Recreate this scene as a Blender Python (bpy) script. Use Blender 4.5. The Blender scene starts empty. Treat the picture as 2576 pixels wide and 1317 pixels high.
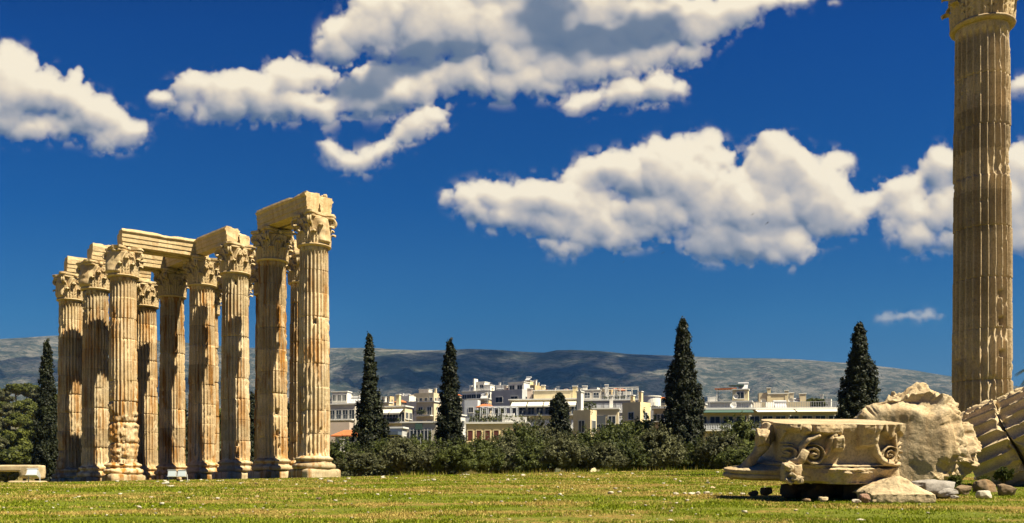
import bpy, math, random
import numpy as np
from mathutils import Vector, Matrix

SC = bpy.context.scene
COL = SC.collection
R = math.radians
# ------------------------------------------------------------------ camera, sky, sun, exposure
FPX, CX, HY = 2360.0, 1288.0, 1215.0          # focal length, principal column and horizon row, in pixels of a 2576 px wide picture
cam_data = bpy.data.cameras.new('camera')
cam = bpy.data.objects.new('camera', cam_data); COL.objects.link(cam)
cam.location = (0, 0, 0); cam.rotation_euler = (R(90), 0, 0)
cam_data.sensor_width = 36.0; cam_data.sensor_fit = 'HORIZONTAL'
cam_data.lens = 36.0*FPX/2576.0
cam_data.shift_y = (HY-658.5)/2576.0
cam_data.clip_start = 0.1; cam_data.clip_end = 60000
SC.camera = cam

SUN_AZ = np.array([.876, -.482]); SUN_EL = R(57)
SUN = Vector((SUN_AZ[0]*math.cos(SUN_EL), SUN_AZ[1]*math.cos(SUN_EL), math.sin(SUN_EL))).normalized()
sd = bpy.data.lights.new('sun', 'SUN'); sd.energy = 5.0; sd.angle = R(.5); sd.color = (1.0, .90, .69)
so = bpy.data.objects.new('sun', sd); COL.objects.link(so)
so.rotation_euler = SUN.to_track_quat('Z', 'Y').to_euler(); so.location = (60, -40, 80)

SC.view_settings.view_transform = 'Standard'; SC.view_settings.look = 'None'
EXPO = 1.06
SC.view_settings.exposure = EXPO; SC.view_settings.gamma = 1.0
try: SC.view_settings.use_curve_mapping = False
except Exception: pass
SC.render.engine = 'CYCLES'
SC.cycles.max_bounces = 5; SC.cycles.diffuse_bounces = 1; SC.cycles.transparent_max_bounces = 8
SC.cycles.use_denoising = True
SC.cycles.volume_bounces = 0

world = bpy.data.worlds.new('World'); SC.world = world; world.use_nodes = True

class NT:
    """small helper for building node trees"""
    def __init__(self, tree): self.t = tree; self.n = tree.nodes; self.l = tree.links
    def new(self, typ, **kw):
        nd = self.n.new(typ)
        for k, v in kw.items(): setattr(nd, k, v)
        return nd
    def put(self, sock, v):
        if isinstance(v, bpy.types.NodeSocket): self.l.new(v, sock)
        else: sock.default_value = v
    def m(self, op, a, b=0.0, c=0.0, clamp=False):
        nd = self.n.new('ShaderNodeMath'); nd.operation = op; nd.use_clamp = clamp
        self.put(nd.inputs[0], a); self.put(nd.inputs[1], b); self.put(nd.inputs[2], c)
        return nd.outputs[0]
    def v(self, op, a, b=(0, 0, 0), c=(0, 0, 0), s=1.0):
        nd = self.n.new('ShaderNodeVectorMath'); nd.operation = op
        self.put(nd.inputs[0], a); self.put(nd.inputs[1], b); self.put(nd.inputs[2], c); self.put(nd.inputs[3], s)
        return nd.outputs[1] if op in ('LENGTH', 'DOT_PRODUCT', 'DISTANCE') else nd.outputs[0]
    def mr(self, x, a, b, c=0.0, d=1.0, smooth=True):
        nd = self.n.new('ShaderNodeMapRange'); nd.interpolation_type = 'SMOOTHSTEP' if smooth else 'LINEAR'
        self.put(nd.inputs[0], x)
        for i, q in zip((1, 2, 3, 4), (a, b, c, d)): self.put(nd.inputs[i], q)
        return nd.outputs[0]
    def mix(self, f, a, b, mode='MIX'):
        nd = self.n.new('ShaderNodeMix'); nd.data_type = 'RGBA'; nd.blend_type = mode
        self.put(nd.inputs[0], f); self.put(nd.inputs[6], a); self.put(nd.inputs[7], b)
        return nd.outputs[2]
    def noise(self, vec, scale, detail=4.0, rough=.55, dist=0.0, out=0):
        nd = self.n.new('ShaderNodeTexNoise'); nd.inputs['Scale'].default_value = scale
        nd.inputs['Detail'].default_value = detail; nd.inputs['Roughness'].default_value = rough
        nd.inputs['Distortion'].default_value = dist
        self.l.new(vec, nd.inputs['Vector']); return nd.outputs[out]

def c4(r, g, b): return (r, g, b, 1.0)

# clouds: (column, row, half width, half height, turn in degrees) in the 2576 px picture, turned into directions of the sky
def _hash(ix, iy, iz, seed):
    h = (ix.astype(np.int64)*374761393 + iy.astype(np.int64)*668265263 + iz.astype(np.int64)*2147483647 + seed*974634777) & 0xffffffff
    h = ((h ^ (h >> 13))*1274126177) & 0xffffffff
    h = ((h ^ (h >> 15))*2246822519) & 0xffffffff
    return ((h ^ (h >> 16)) & 0xffffff)/float(0xffffff)

def vnoise(p, seed=0):
    i = np.floor(p); f = p-i; u = f*f*f*(f*(f*6-15)+10); i = i.astype(np.int64)
    x, y, z = i[:, 0], i[:, 1], i[:, 2]
    def hh(a, b, c): return _hash(x+a, y+b, z+c, seed)
    ux, uy, uz = u[:, 0], u[:, 1], u[:, 2]
    def lx(b, c): return hh(0, b, c)*(1-ux)+hh(1, b, c)*ux
    return (lx(0, 0)*(1-uy)+lx(1, 0)*uy)*(1-uz)+(lx(0, 1)*(1-uy)+lx(1, 1)*uy)*uz   # 0..1

def fbm(p, octv=4, seed=0, lac=2.03, gain=.5):
    p = np.asarray(p, float); a = 1.0; s = 0; tot = 0; q = p.copy()
    for k in range(octv):
        s = s+a*vnoise(q+17.3*k, seed+k); tot += a; a *= gain; q = q*lac
    return s/tot*2-1          # -1..1

def sstep(x, a, b):
    t = np.clip((x-a)/(b-a), 0, 1); return t*t*(3-2*t)

CLOUDS = [
 (45,175,75,52,0),(120,235,105,72,0),(10,250,120,85,0),(215,292,120,46,0),(310,328,78,34,0),(110,322,150,30,0),(40,320,110,30,0),(255,350,60,22,0),(180,190,30,25,0),(20,145,45,30,0),
 (470,222,55,42,0),(560,245,100,58,0),(640,235,100,58,0),(725,195,62,40,0),(800,195,58,30,-6),(700,265,150,42,0),(525,292,60,24,0),(455,270,38,30,0),(800,270,110,30,0),(400,250,50,18,20),
 (850,105,66,52,0),(925,75,80,66,0),(960,15,100,60,0),(1080,80,160,105,0),(990,215,170,58,0),(900,250,130,40,-4),(1130,190,150,50,0),(1250,90,160,100,0),(1290,195,160,44,0),
 (1400,60,200,100,0),(1570,30,240,90,0),(1450,165,220,46,0),(1620,130,160,42,-8),(1760,50,150,58,-14),(1740,135,64,34,-20),(1880,20,110,34,-16),(1990,4,80,20,-10),(2090,6,34,9,10),(1270,232,46,14,0),(1380,205,90,24,0),
 (1450,545,110,50,0),(1375,560,75,40,0),(1290,535,90,36,0),(1420,620,80,18,0),(2110,550,90,40,0),(2330,600,110,30,0),(2540,600,90,50,0),(1330,130,150,60,0),(1480,100,150,60,0),(-40,270,90,80,0),(-150,290,110,60,0),(-250,310,80,36,0),(2640,500,90,90,0),(2740,560,90,50,0),(1250,-60,260,90,0),(1550,-80,240,90,0),(1480,258,86,26,-8),(1570,232,80,34,-8),(1650,218,72,36,-6),(1710,225,36,24,20),
 (1080,300,52,30,-25),(1045,330,62,42,-28),(980,372,54,26,-28),(915,402,66,26,-8),(862,405,52,24,15),(815,380,26,24,40),(1120,320,22,18,0),
 (1165,495,60,30,10),(1235,490,80,36,5),(1320,495,90,46,0),(1200,530,70,26,12),(1420,505,120,56,0),(1475,440,58,44,0),(1555,440,110,68,0),(1680,420,110,78,0),(1765,372,58,44,0),(1790,395,50,40,0),(1780,510,220,80,0),
 (1945,420,80,78,0),(1925,378,44,38,0),(2010,430,60,60,0),(2050,500,95,80,0),(2110,420,34,36,0),(1860,590,200,56,0),(1500,585,110,40,0),(1560,610,70,20,0),(1390,615,60,14,-10),(1340,632,30,7,0),(2010,600,72,50,0),(1910,640,140,24,0),(1780,625,50,16,0),
 (2170,510,80,26,0),(2250,500,60,44,0),(2290,480,70,36,0),(2360,440,62,66,0),(2430,415,70,58,0),(2390,530,120,56,0),(2560,425,60,72,0),(2520,520,120,70,0),(2290,575,70,36,0),(2450,600,110,34,0),
 (2556,215,24,32,10),(2235,802,44,12,0),(2290,800,60,15,0),(2345,797,50,13,0),(1880,500,130,80,0),(1985,535,95,60,0),(1880,610,170,40,0),(1630,520,110,60,0),(1610,580,100,36,0),(1740,470,110,80,0),(2060,545,60,40,0),(2270,520,70,44,0)]
DARKS = [(870, 222, 70, 24, -12), (950, 205, 90, 34, -20), (1010, 160, 100, 42, -30), (1120, 130, 70, 30, -20), (1370, 35, 80, 70, 20), (1440, 105, 110, 40, -6), (1560, 105, 130, 36, -6), (1640, 70, 80, 50, -10),
 (1600, 480, 36, 24, 40), (1780, 600, 130, 22, 4), (1920, 565, 90, 24, 0), (2070, 545, 40, 24, 0), (2440, 470, 50, 34, 0), (2480, 540, 60, 26, 0), (60, 285, 70, 24, 0)]


def box_blur(a, r, n=3):
    r = int(max(1, r))
    for _ in range(n):
        for ax in (0, 1):
            p = np.pad(a, [(r+1, r) if i == ax else (0, 0) for i in range(2)], mode='edge'); c = np.cumsum(p, ax)
            a = (np.take(c, range(2*r+1, c.shape[ax]), ax)-np.take(c, range(0, c.shape[ax]-2*r-1), ax))/(2*r+1)
    return a

def bilin(a, x, y):
    H, W = a.shape; x = np.clip(x, 0, W-1.001); y = np.clip(y, 0, H-1.001); i = x.astype(int); j = y.astype(int); fx = x-i; fy = y-j
    return (a[j, i]*(1-fx)+a[j, i+1]*fx)*(1-fy)+(a[j+1, i]*(1-fx)+a[j+1, i+1]*fx)*fy

CX0, CX1, CY0, CY1, CSC = -440.0, 2956.0, -270.0, 900.0, .60       # part of the sky that holds clouds, texels per pixel
def cloud_map():
    """heaps of round puffs, seen from below: brightness and cover of the cumulus, computed as a small relief"""
    rng = np.random.RandomState(3); W = int((CX1-CX0)*CSC); H = int((CY1-CY0)*CSC)
    hgt = np.full((H, W), -1e3, np.float32); thk = np.zeros((H, W), np.float32)
    def splat(x, y, z, r, w=1.0):
        cx, cy, rr = (x-CX0)*CSC, (y-CY0)*CSC, r*CSC
        x0, x1, y0, y1 = int(max(0, cx-rr)), int(min(W, cx+rr+2)), int(max(0, cy-rr)), int(min(H, cy+rr+2))
        if x1 <= x0 or y1 <= y0: return
        yy, xx = np.mgrid[y0:y1, x0:x1]; d2 = 1-((xx-cx)**2+(yy-cy)**2)/(rr*rr); ch = np.sqrt(np.maximum(d2, 0))*rr
        s = (slice(y0, y1), slice(x0, x1)); hgt[s] = np.where(d2 > 0, np.maximum(hgt[s], z*CSC+ch), hgt[s]); thk[s] += ch*w
    for (bx_, by_, rx, ry, rot) in CLOUDS:
        a = R(rot); area = rx*ry
        for frac, cnt, edge in ((.62, 1.0, .55), (.36, 2.6, .85), (.20, 5.0, 1.0), (.11, 9.0, 1.06)):
            base = min(rx, ry)*frac
            n = int(max(4, cnt*area/(min(rx, ry)**2)*3.0))
            for i in range(n):
                rho = math.sqrt(rng.rand())*edge; ph = rng.uniform(0, 6.283); r = base*rng.uniform(.65, 1.35)
                ex, ey = rho*math.cos(ph)*max(rx-r*.35, rx*.3), rho*math.sin(ph)*max(ry-r*.35, ry*.3)
                x = bx_+ex*math.cos(a)-ey*math.sin(a); y = by_+ex*math.sin(a)+ey*math.cos(a)
                z = math.sqrt(max(0, 1-min(1, rho)**2))*min(rx, ry)*.75*rng.uniform(.5, 1.0)
                splat(x, y, z, r)
    # break up the round outlines
    yy, xx = np.mgrid[0:H, 0:W]; P3 = np.stack([xx.ravel()/CSC+CX0+90, yy.ravel()/CSC+CY0+70, np.zeros(H*W)], 1)
    def nz(sc, o, sd): return fbm(P3/sc, o, sd).reshape(H, W)
    n1, n2 = nz(90, 4, 1), nz(90, 4, 2); n3, n4 = nz(17, 4, 3), nz(17, 4, 4)
    wx = xx+(n1*22+n3*11)*CSC; wy = yy+(n2*18+n4*11)*CSC
    hgt = np.maximum(hgt, -20); thk = bilin(thk, wx, wy); hgt = bilin(hgt, wx, wy)
    f1 = nz(40, 6, 7); f2 = nz(12, 4, 9)
    # thin, ragged rims
    t = box_blur(thk, 1, 2)/CSC
    below = box_blur(t, 10)-np.roll(box_blur(t, 10), int(-16*CSC), 0)           # positive on undersides
    rag = 11+16*sstep(np.roll(box_blur(t, 10), int(20*CSC), 0)-t, 0, 60)
    mist = box_blur(np.maximum(t, 0), int(13*CSC), 2); t = t*.8+mist*.85
    gate = sstep(mist, 1.0, 9.0)
    t = (t+f1*rag*1.6+f2*rag*.9-3)*gate
    bl = box_blur(np.maximum(t, 0), 8, 2); und = sstep(np.roll(bl, int(18*CSC), 0)-np.roll(bl, -int(18*CSC), 0), -25, 35)   # 0 on the tops, 1 below
    cover = 1-np.exp(-np.maximum(t, 0)/(13.0+30.0*und))
    # torn shreds and thin veil round the heaps
    far = box_blur(np.minimum(mist, 40), int(26*CSC), 2); f3 = nz(26, 6, 21)
    veil = sstep(far, 1.5, 16)*sstep(f3+.35*f1, .0, .50)*(.35+.4*und)
    cover = 1-(1-cover)*(1-veil)
    # relief lighting at three scales
    hh = box_blur(hgt, 1, 1)*.75+box_blur(hgt, 6, 2)*.25+f1*2.6+f2*.8
    def lam(r, k):
        g = box_blur(hh, r, 2); gy, gx = np.gradient(g); n = np.stack([-gx*k, gy*k, np.ones_like(gx)], 2); n /= np.linalg.norm(n, axis=2)[..., None]
        L = np.array([.34, .80, .50]); L /= np.linalg.norm(L); return n@L
    s = .20*lam(1, .35)+.35*lam(4, .6)+.45*lam(10, 1.0)
    # depth of cloud on the way to the light
    D = np.zeros_like(t); tb = box_blur(np.maximum(t, 0), 4)
    for q in (10, 24, 44, 70): D += np.roll(np.roll(tb, int(q*.85*CSC), 0), int(-q*.35*CSC), 1)
    D = D/4
    ao = box_blur(hgt, 12)-box_blur(hgt, 1)
    dk = np.zeros_like(t); X = CX0+wx/CSC; Y = CY0+wy/CSC
    for kd, (bx_, by_, rx, ry, rot) in enumerate(DARKS):
        wk = 1.0 if kd < 8 else .42; a = R(rot); ex = (X-bx_)*math.cos(a)+(Y-by_)*math.sin(a); ey = -(X-bx_)*math.sin(a)+(Y-by_)*math.cos(a)
        dk = np.maximum(dk, wk*sstep(1-np.sqrt((ex/rx/1.35)**2+(ey/ry/1.35)**2)+f1*.34+n1*.15, .02, .50))
    dk = box_blur(dk, 3, 2)
    lit = .97+.56*(s-.62)-.17*sstep(D, 15, 150)-.009*np.clip(ao, -4, 14)+.14*n1+.10*f1
    lit = lit*(1-dk)+(lit*.26+.07)*dk
    lit = lit*(.72+.28*sstep(cover, .15, .7))+.16*(1-sstep(cover, .15, .7))
    ed = np.minimum(np.minimum(xx, W-1-xx), np.minimum(yy, H-1-yy))/CSC; cover = cover*sstep(ed, 4, 70)
    return np.clip(lit, 0, 1), np.clip(cover, 0, 1)

def build_world():
    T = NT(world.node_tree); T.n.clear()
    tc = T.new('ShaderNodeTexCoord'); d = tc.outputs['Generated']          # direction of the sky
    sep = T.new('ShaderNodeSeparateXYZ'); T.l.new(d, sep.inputs[0])
    yy = T.m('MAXIMUM', sep.outputs[1], .02)
    u = T.m('DIVIDE', sep.outputs[0], yy); v = T.m('DIVIDE', sep.outputs[2], yy)
    lit, cover = cloud_map(); H, W = lit.shape
    im = bpy.data.images.new('cloud_relief', W, H, float_buffer=True, is_data=True)
    px = np.ones((H, W, 4), np.float32); px[..., 0] = lit; px[..., 1] = cover; px[..., 2] = 0
    im.pixels.foreach_set(np.ascontiguousarray(px[::-1]).ravel()); im.update(); im.pack()
    cb = T.new('ShaderNodeCombineXYZ')
    T.l.new(T.m('MULTIPLY_ADD', u, FPX/(CX1-CX0), (CX-CX0)/(CX1-CX0)), cb.inputs[0])
    T.l.new(T.m('MULTIPLY_ADD', v, FPX/(CY1-CY0), (CY1-HY)/(CY1-CY0)), cb.inputs[1])
    tx = T.new('ShaderNodeTexImage'); tx.image = im; tx.extension = 'CLIP'; tx.interpolation = 'Cubic'; T.l.new(cb.outputs[0], tx.inputs[0])
    sp = T.new('ShaderNodeSeparateColor'); T.l.new(tx.outputs[0], sp.inputs[0])
    ramp = T.new('ShaderNodeValToRGB'); T.l.new(sp.outputs[0], ramp.inputs[0])
    els = ramp.color_ramp.elements
    els[0].position = 0; els[0].color = c4(.10, .155, .25)
    els[1].position = 1; els[1].color = c4(.98, .87, .67)
    for pos, cc in ((.28, (.17, .215, .295)), (.5, (.40, .40, .42)), (.7, (.63, .57, .50)), (.86, (.84, .73, .57))):
        e = els.new(pos); e.color = c4(*cc)
    alpha = T.m('MULTIPLY', sp.outputs[1], T.mr(sep.outputs[1], .03, .12))
    alpha = T.m('MULTIPLY', alpha, T.mr(v, .15, .23, .22, 1.0))
    ccol = T.v('SCALE', ramp.outputs[0], s=1.0/.056/2**EXPO)
    sky = T.new('ShaderNodeTexSky'); sky.sky_type = 'NISHITA'; sky.sun_disc = False
    sky.sun_elevation = SUN_EL; sky.sun_rotation = math.atan2(SUN_AZ[0], SUN_AZ[1])
    sky.altitude = 100; sky.air_density = 1.0; sky.dust_density = .3; sky.ozone_density = 3.5
    # polarised, deep blue sky: the filter's tint strengthens with height
    tr = T.new('ShaderNodeValToRGB'); T.l.new(v, tr.inputs[0]); te = tr.color_ramp.elements
    te[0].position = 0.0; te[0].color = c4(.17, .31, .42); te[1].position = .62; te[1].color = c4(.0, .12, .40)
    for pos, cc in ((.10, (.17, .31, .425)), (.18, (.10, .335, .51)), (.30, (.02, .265, .56)), (.49, (.0, .215, .59))):
        e = te.new(pos); e.color = c4(*cc)
    skyc = T.v('MULTIPLY', sky.outputs[0], tr.outputs[0])
    b1 = T.new('ShaderNodeBackground'); b1.inputs[1].default_value = .056; T.l.new(skyc, b1.inputs[0])
    b2 = T.new('ShaderNodeBackground'); b2.inputs[1].default_value = .056; T.l.new(ccol, b2.inputs[0])
    mx = T.new('ShaderNodeMixShader'); T.l.new(alpha, mx.inputs[0]); T.l.new(b1.outputs[0], mx.inputs[1]); T.l.new(b2.outputs[0], mx.inputs[2])
    out = T.new('ShaderNodeOutputWorld'); T.l.new(mx.outputs[0], out.inputs[0])
build_world()
world.cycles.sampling_method = 'MANUAL'; world.cycles.sample_map_resolution = 512

# ------------------------------------------------------------------ helpers
def P(px, py, Y):
    return np.array([(px-CX)/FPX*Y, Y, (HY-py)/FPX*Y])

def mesh_np(name, V, F, smooth=False):
    V = np.asarray(V, np.float32); F = np.asarray(F, np.int32)
    me = bpy.data.meshes.new(name); k = F.shape[1]
    me.vertices.add(len(V)); me.vertices.foreach_set('co', V.ravel())
    me.loops.add(F.size); me.loops.foreach_set('vertex_index', F.ravel())
    me.polygons.add(len(F)); me.polygons.foreach_set('loop_start', np.arange(len(F), dtype=np.int32)*k)
    me.update(calc_edges=True)
    if smooth: me.polygons.foreach_set('use_smooth', np.ones(len(F), bool))
    me.validate(); return me

class MB:
    """collects vertices and polygons of one mesh"""
    def __init__(self): self.V = []; self.F = []; self.n = 0
    def add(self, V, F):
        V = np.asarray(V, float); self.V.append(V)
        for f in F: self.F.append([int(i)+self.n for i in f])
        self.n += len(V); return self
    def box(self, c, s, rz=0.0, M=None):
        c = np.array(c, float); h = np.array(s, float)/2
        v = np.array([[x, y, z] for z in (-1, 1) for y in (-1, 1) for x in (-1, 1)])*h
        if rz:
            cr, sr = math.cos(rz), math.sin(rz); v = np.stack([v[:, 0]*cr-v[:, 1]*sr, v[:, 0]*sr+v[:, 1]*cr, v[:, 2]], 1)
        v = v+c
        return self.add(v, [(0, 2, 3, 1), (4, 5, 7, 6), (0, 1, 5, 4), (2, 6, 7, 3), (0, 4, 6, 2), (1, 3, 7, 5)])
    def grid(self, G, wrap=False):
        a, b = G.shape[:2]; idx = np.arange(a*b).reshape(a, b); F = []
        nb = b if wrap else b-1
        for i in range(a-1):
            for j in range(nb):
                j2 = (j+1) % b; F.append((idx[i, j], idx[i, j2], idx[i+1, j2], idx[i+1, j]))
        return self.add(G.reshape(-1, 3), F)
    def tube(self, path, rad, n=7, caps=True):
        path = np.asarray(path, float); m = len(path); rad = np.broadcast_to(np.asarray(rad, float), (m,))
        T = np.gradient(path, axis=0); T /= np.linalg.norm(T, axis=1)[:, None]+1e-9
        ref = np.array([0, 0, 1.0]) if abs(T[0][2]) < .9 else np.array([1.0, 0, 0])
        U = np.cross(T[0], ref); U /= np.linalg.norm(U); rows = []
        for k in range(m):
            U = U-T[k]*np.dot(U, T[k]); U /= np.linalg.norm(U)+1e-9; W = np.cross(T[k], U)
            an = np.arange(n)/n*2*np.pi
            rows.append(path[k]+rad[k]*(np.cos(an)[:, None]*U+np.sin(an)[:, None]*W))
        G = np.array(rows); base = self.n; self.grid(G, True)
        if caps:
            self.F.append([base+i for i in range(n)][::-1]); self.F.append([base+(m-1)*n+i for i in range(n)])
        return self
    def lathe(self, prof, n=32, caps=True):
        an = np.arange(n)/n*2*np.pi; prof = np.asarray(prof, float)
        G = np.stack([prof[:, :1]*np.cos(an), prof[:, :1]*np.sin(an), np.repeat(prof[:, 1:2], n, 1)], 2)
        base = self.n; self.grid(G, True)
        if caps:
            self.F.append([base+i for i in range(n)][::-1]); self.F.append([base+(len(prof)-1)*n+i for i in range(n)])
        return self
    def mesh(self, name, smooth=False):
        V = np.concatenate(self.V) if self.V else np.zeros((0, 3))
        me = bpy.data.meshes.new(name); me.from_pydata(V.tolist(), [], self.F); me.update()
        if smooth: me.polygons.foreach_set('use_smooth', np.ones(len(self.F), bool))
        return me

def link(name, me, mat=None, parent=None, loc=None, rot=None, scale=None):
    if isinstance(me, MB): me = me.mesh(name)
    o = bpy.data.objects.new(name, me); COL.objects.link(o)
    if mat is not None and len(me.materials) == 0: me.materials.append(mat)
    if parent is not None: o.parent = parent
    if loc is not None: o.location = loc
    if rot is not None: o.rotation_euler = rot
    if scale is not None: o.scale = scale
    return o

def tag(o, label=None, cat=None, group=None, kind=None):
    if label: o['label'] = label
    if cat: o['category'] = cat
    if group: o['group'] = group
    if kind: o['kind'] = kind
    return o

def thing(name, loc, label, cat, group=None, rz=0.0):
    o = bpy.data.objects.new(name, None); COL.objects.link(o); o.empty_display_size = .3
    o.location = [float(a) for a in loc]; o.rotation_euler = (0, 0, rz)
    return tag(o, label, cat, group)

def box_grid(nx, ny, nz):
    """closed subdivided cube -1..1; returns V, F"""
    idx = {}; V = []; F = []
    def vid(i, j, k):
        key = (i, j, k)
        if key not in idx: idx[key] = len(V); V.append((2*i/nx-1, 2*j/ny-1, 2*k/nz-1))
        return idx[key]
    for i in range(nx):
        for j in range(ny):
            F.append((vid(i, j, 0), vid(i, j+1, 0), vid(i+1, j+1, 0), vid(i+1, j, 0)))
            F.append((vid(i, j, nz), vid(i+1, j, nz), vid(i+1, j+1, nz), vid(i, j+1, nz)))
    for i in range(nx):
        for k in range(nz):
            F.append((vid(i, 0, k), vid(i+1, 0, k), vid(i+1, 0, k+1), vid(i, 0, k+1)))
            F.append((vid(i, ny, k), vid(i, ny, k+1), vid(i+1, ny, k+1), vid(i+1, ny, k)))
    for j in range(ny):
        for k in range(nz):
            F.append((vid(0, j, k), vid(0, j, k+1), vid(0, j+1, k+1), vid(0, j+1, k)))
            F.append((vid(nx, j, k), vid(nx, j+1, k), vid(nx, j+1, k+1), vid(nx, j, k+1)))
    return np.array(V, float), np.array(F)

def rough_block(size, seed, bevel=.08, amp=.04, freq=1.5, res=(10, 10, 8), chip=.0):
    V, F = box_grid(*res); h = np.array(size)/2; V = V*h
    inner = np.maximum(h-bevel, .01); c = np.clip(V, -inner, inner); dd = V-c; ln = np.linalg.norm(dd, axis=1)[:, None]
    V = np.where(ln > 1e-6, c+dd/np.maximum(ln, 1e-6)*np.minimum(ln, bevel), V)
    n = V/(np.linalg.norm(V, axis=1)[:, None]+1e-6)
    d = fbm(V*freq+seed*7.1, 5, seed)*amp
    if chip:
        edge = (np.abs(V)/h > .72).sum(1) >= 2
        d = d-np.where(edge, np.maximum(0, fbm(V*freq*.9+seed*3.3+50, 3, seed+9)-.05)*chip*3, 0)
    V = V+n*d[:, None]
    return V, F
# ------------------------------------------------------------------ materials
def new_mat(name):
    m = bpy.data.materials.new(name); m.use_nodes = True
    T = NT(m.node_tree); T.n.clear()
    bs = T.new('ShaderNodeBsdfPrincipled'); out = T.new('ShaderNodeOutputMaterial')
    T.l.new(bs.outputs[0], out.inputs[0]); bs.inputs['Roughness'].default_value = .85
    if 'Specular IOR Level' in bs.inputs: bs.inputs['Specular IOR Level'].default_value = .25
    return m, T, bs

def plain(name, col, rough=.8, var=.15, scale=3.0, metal=0.0):
    m, T, bs = new_mat(name)
    tc = T.new('ShaderNodeTexCoord').outputs['Object']
    n = T.noise(tc, scale, 6, .65)
    n2 = T.noise(T.v('MULTIPLY', tc, (1.0, 1.0, .15)), scale*.7, 4, .6)
    f = T.m('ADD', T.m('MULTIPLY', n, .6), T.m('MULTIPLY', n2, .4))
    f = T.mr(f, .3, .7, 1-var, 1+var, False)
    T.l.new(T.v('SCALE', (col[0], col[1], col[2]), s=f), bs.inputs['Base Color'])
    bs.inputs['Roughness'].default_value = rough; bs.inputs['Metallic'].default_value = metal
    return m

def stone(name, a=(.82, .67, .44), b=(.60, .45, .24), stain=.8, grey=.35, drum=True, bump=.5, fine=1.0, stain_col=(.40, .18, .03)):
    m, T, bs = new_mat(name)
    oi = T.new('ShaderNodeObjectInfo')
    tc = T.new('ShaderNodeTexCoord').outputs['Object']
    off = T.new('ShaderNodeCombineXYZ')
    for i, k in enumerate((37.0, 53.0, 0.0)): T.l.new(T.m('MULTIPLY', oi.outputs['Random'], k), off.inputs[i])
    pp = T.v('ADD', tc, off.outputs[0])
    n1 = T.noise(pp, .9, 7, .62)
    col = T.mix(T.mr(n1, .3, .7), c4(*b), c4(*a))
    # weather streaks run down the shaft
    st = T.noise(T.v('MULTIPLY', pp, (2.6, 2.6, .16)), 1.0, 6, .62)
    st2 = T.noise(pp, .45, 3, .5)
    sf = T.m('MULTIPLY', T.mr(st, .44, .60), T.mr(st2, .36, .54))
    col = T.mix(T.m('MULTIPLY', sf, stain), col, c4(*stain_col))
    gr = T.noise(T.v('MULTIPLY', pp, (1.4, 1.4, .45)), 1.1, 8, .7)
    col = T.mix(T.m('MULTIPLY', T.mr(gr, .52, .74), grey), col, c4(.17, .145, .11))
    sp = T.noise(pp, 16.0*fine, 5, .7)
    col = T.mix(T.mr(sp, .40, .68, 0, .55), col, T.v('SCALE', col, s=.42))
    pit = T.noise(pp, 4.5*fine, 6, .72); col = T.mix(T.mr(pit, .56, .70, 0, .6), col, T.v('SCALE', col, s=.4))
    if drum:
        sx = T.new('ShaderNodeSeparateXYZ'); T.l.new(pp, sx.inputs[0])
        wn = T.new('ShaderNodeTexWhiteNoise'); wn.noise_dimensions = '2D'
        cbd = T.new('ShaderNodeCombineXYZ'); T.l.new(T.m('FLOOR', T.m('DIVIDE', T.m('SUBTRACT', sx.outputs[2], 1.35), 1.5278)), cbd.inputs[0]); T.l.new(oi.outputs['Random'], cbd.inputs[1])
        T.l.new(cbd.outputs[0], wn.inputs[0])
        col = T.v('SCALE', col, s=T.mr(wn.outputs[0], .0, 1.0, .70, 1.10, False))
    T.l.new(col, bs.inputs['Base Color']); bs.inputs['Roughness'].default_value = .9
    bp = T.new('ShaderNodeBump'); bp.inputs['Strength'].default_value = bump; bp.inputs['Distance'].default_value = .06/fine
    hb = T.m('ADD', T.noise(pp, 5.0*fine, 9, .68), T.m('MULTIPLY', T.noise(pp, 1.7*fine, 4, .6), .8))
    T.l.new(hb, bp.inputs['Height']); T.l.new(bp.outputs[0], bs.inputs['Normal'])
    return m

def leaf_mat(name, dark, light, trans=.25):
    m, T, bs = new_mat(name)
    geo = T.new('ShaderNodeNewGeometry'); oi = T.new('ShaderNodeObjectInfo')
    tc = T.new('ShaderNodeTexCoord').outputs['Object']
    n = T.noise(T.v('ADD', tc, T.v('SCALE', (31.0, 17.0, 5.0), s=oi.outputs['Random'])), .9, 3, .6)
    f = T.m('ADD', T.m('MULTIPLY', geo.outputs['Random Per Island'], .55), T.m('MULTIPLY', T.mr(n, .35, .65), .45))
    f = T.m('ADD', f, T.m('MULTIPLY', T.m('SUBTRACT', oi.outputs['Random'], .5), .25))
    col = T.mix(f, c4(*dark), c4(*light)); T.l.new(col, bs.inputs['Base Color']); bs.inputs['Roughness'].default_value = .6
    tr = T.new('ShaderNodeBsdfTranslucent'); T.l.new(col, tr.inputs[0])
    mx = T.new('ShaderNodeMixShader'); mx.inputs[0].default_value = trans
    out = [n_ for n_ in T.n if n_.type == 'OUTPUT_MATERIAL'][0]
    T.l.new(bs.outputs[0], mx.inputs[1]); T.l.new(tr.outputs[0], mx.inputs[2]); T.l.new(mx.outputs[0], out.inputs[0])
    return m

def patch_mask(T):
    """dry / green patches of the meadow, in metres on the ground"""
    pos = T.new('ShaderNodeNewGeometry').outputs['Position']
    fl = T.v('MULTIPLY', pos, (1, 1, 0))
    a = T.noise(T.v('MULTIPLY', fl, (.16, .34, 0)), 1.0, 4, .6)
    b = T.noise(fl, 1.1, 4, .62); c = T.noise(fl, 7.0, 3, .6)
    f = T.m('ADD', T.m('ADD', T.m('MULTIPLY', a, .75), T.m('MULTIPLY', b, .42)), T.m('MULTIPLY', c, .30))
    return T.mr(f, .69, .82), pos, c

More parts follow.
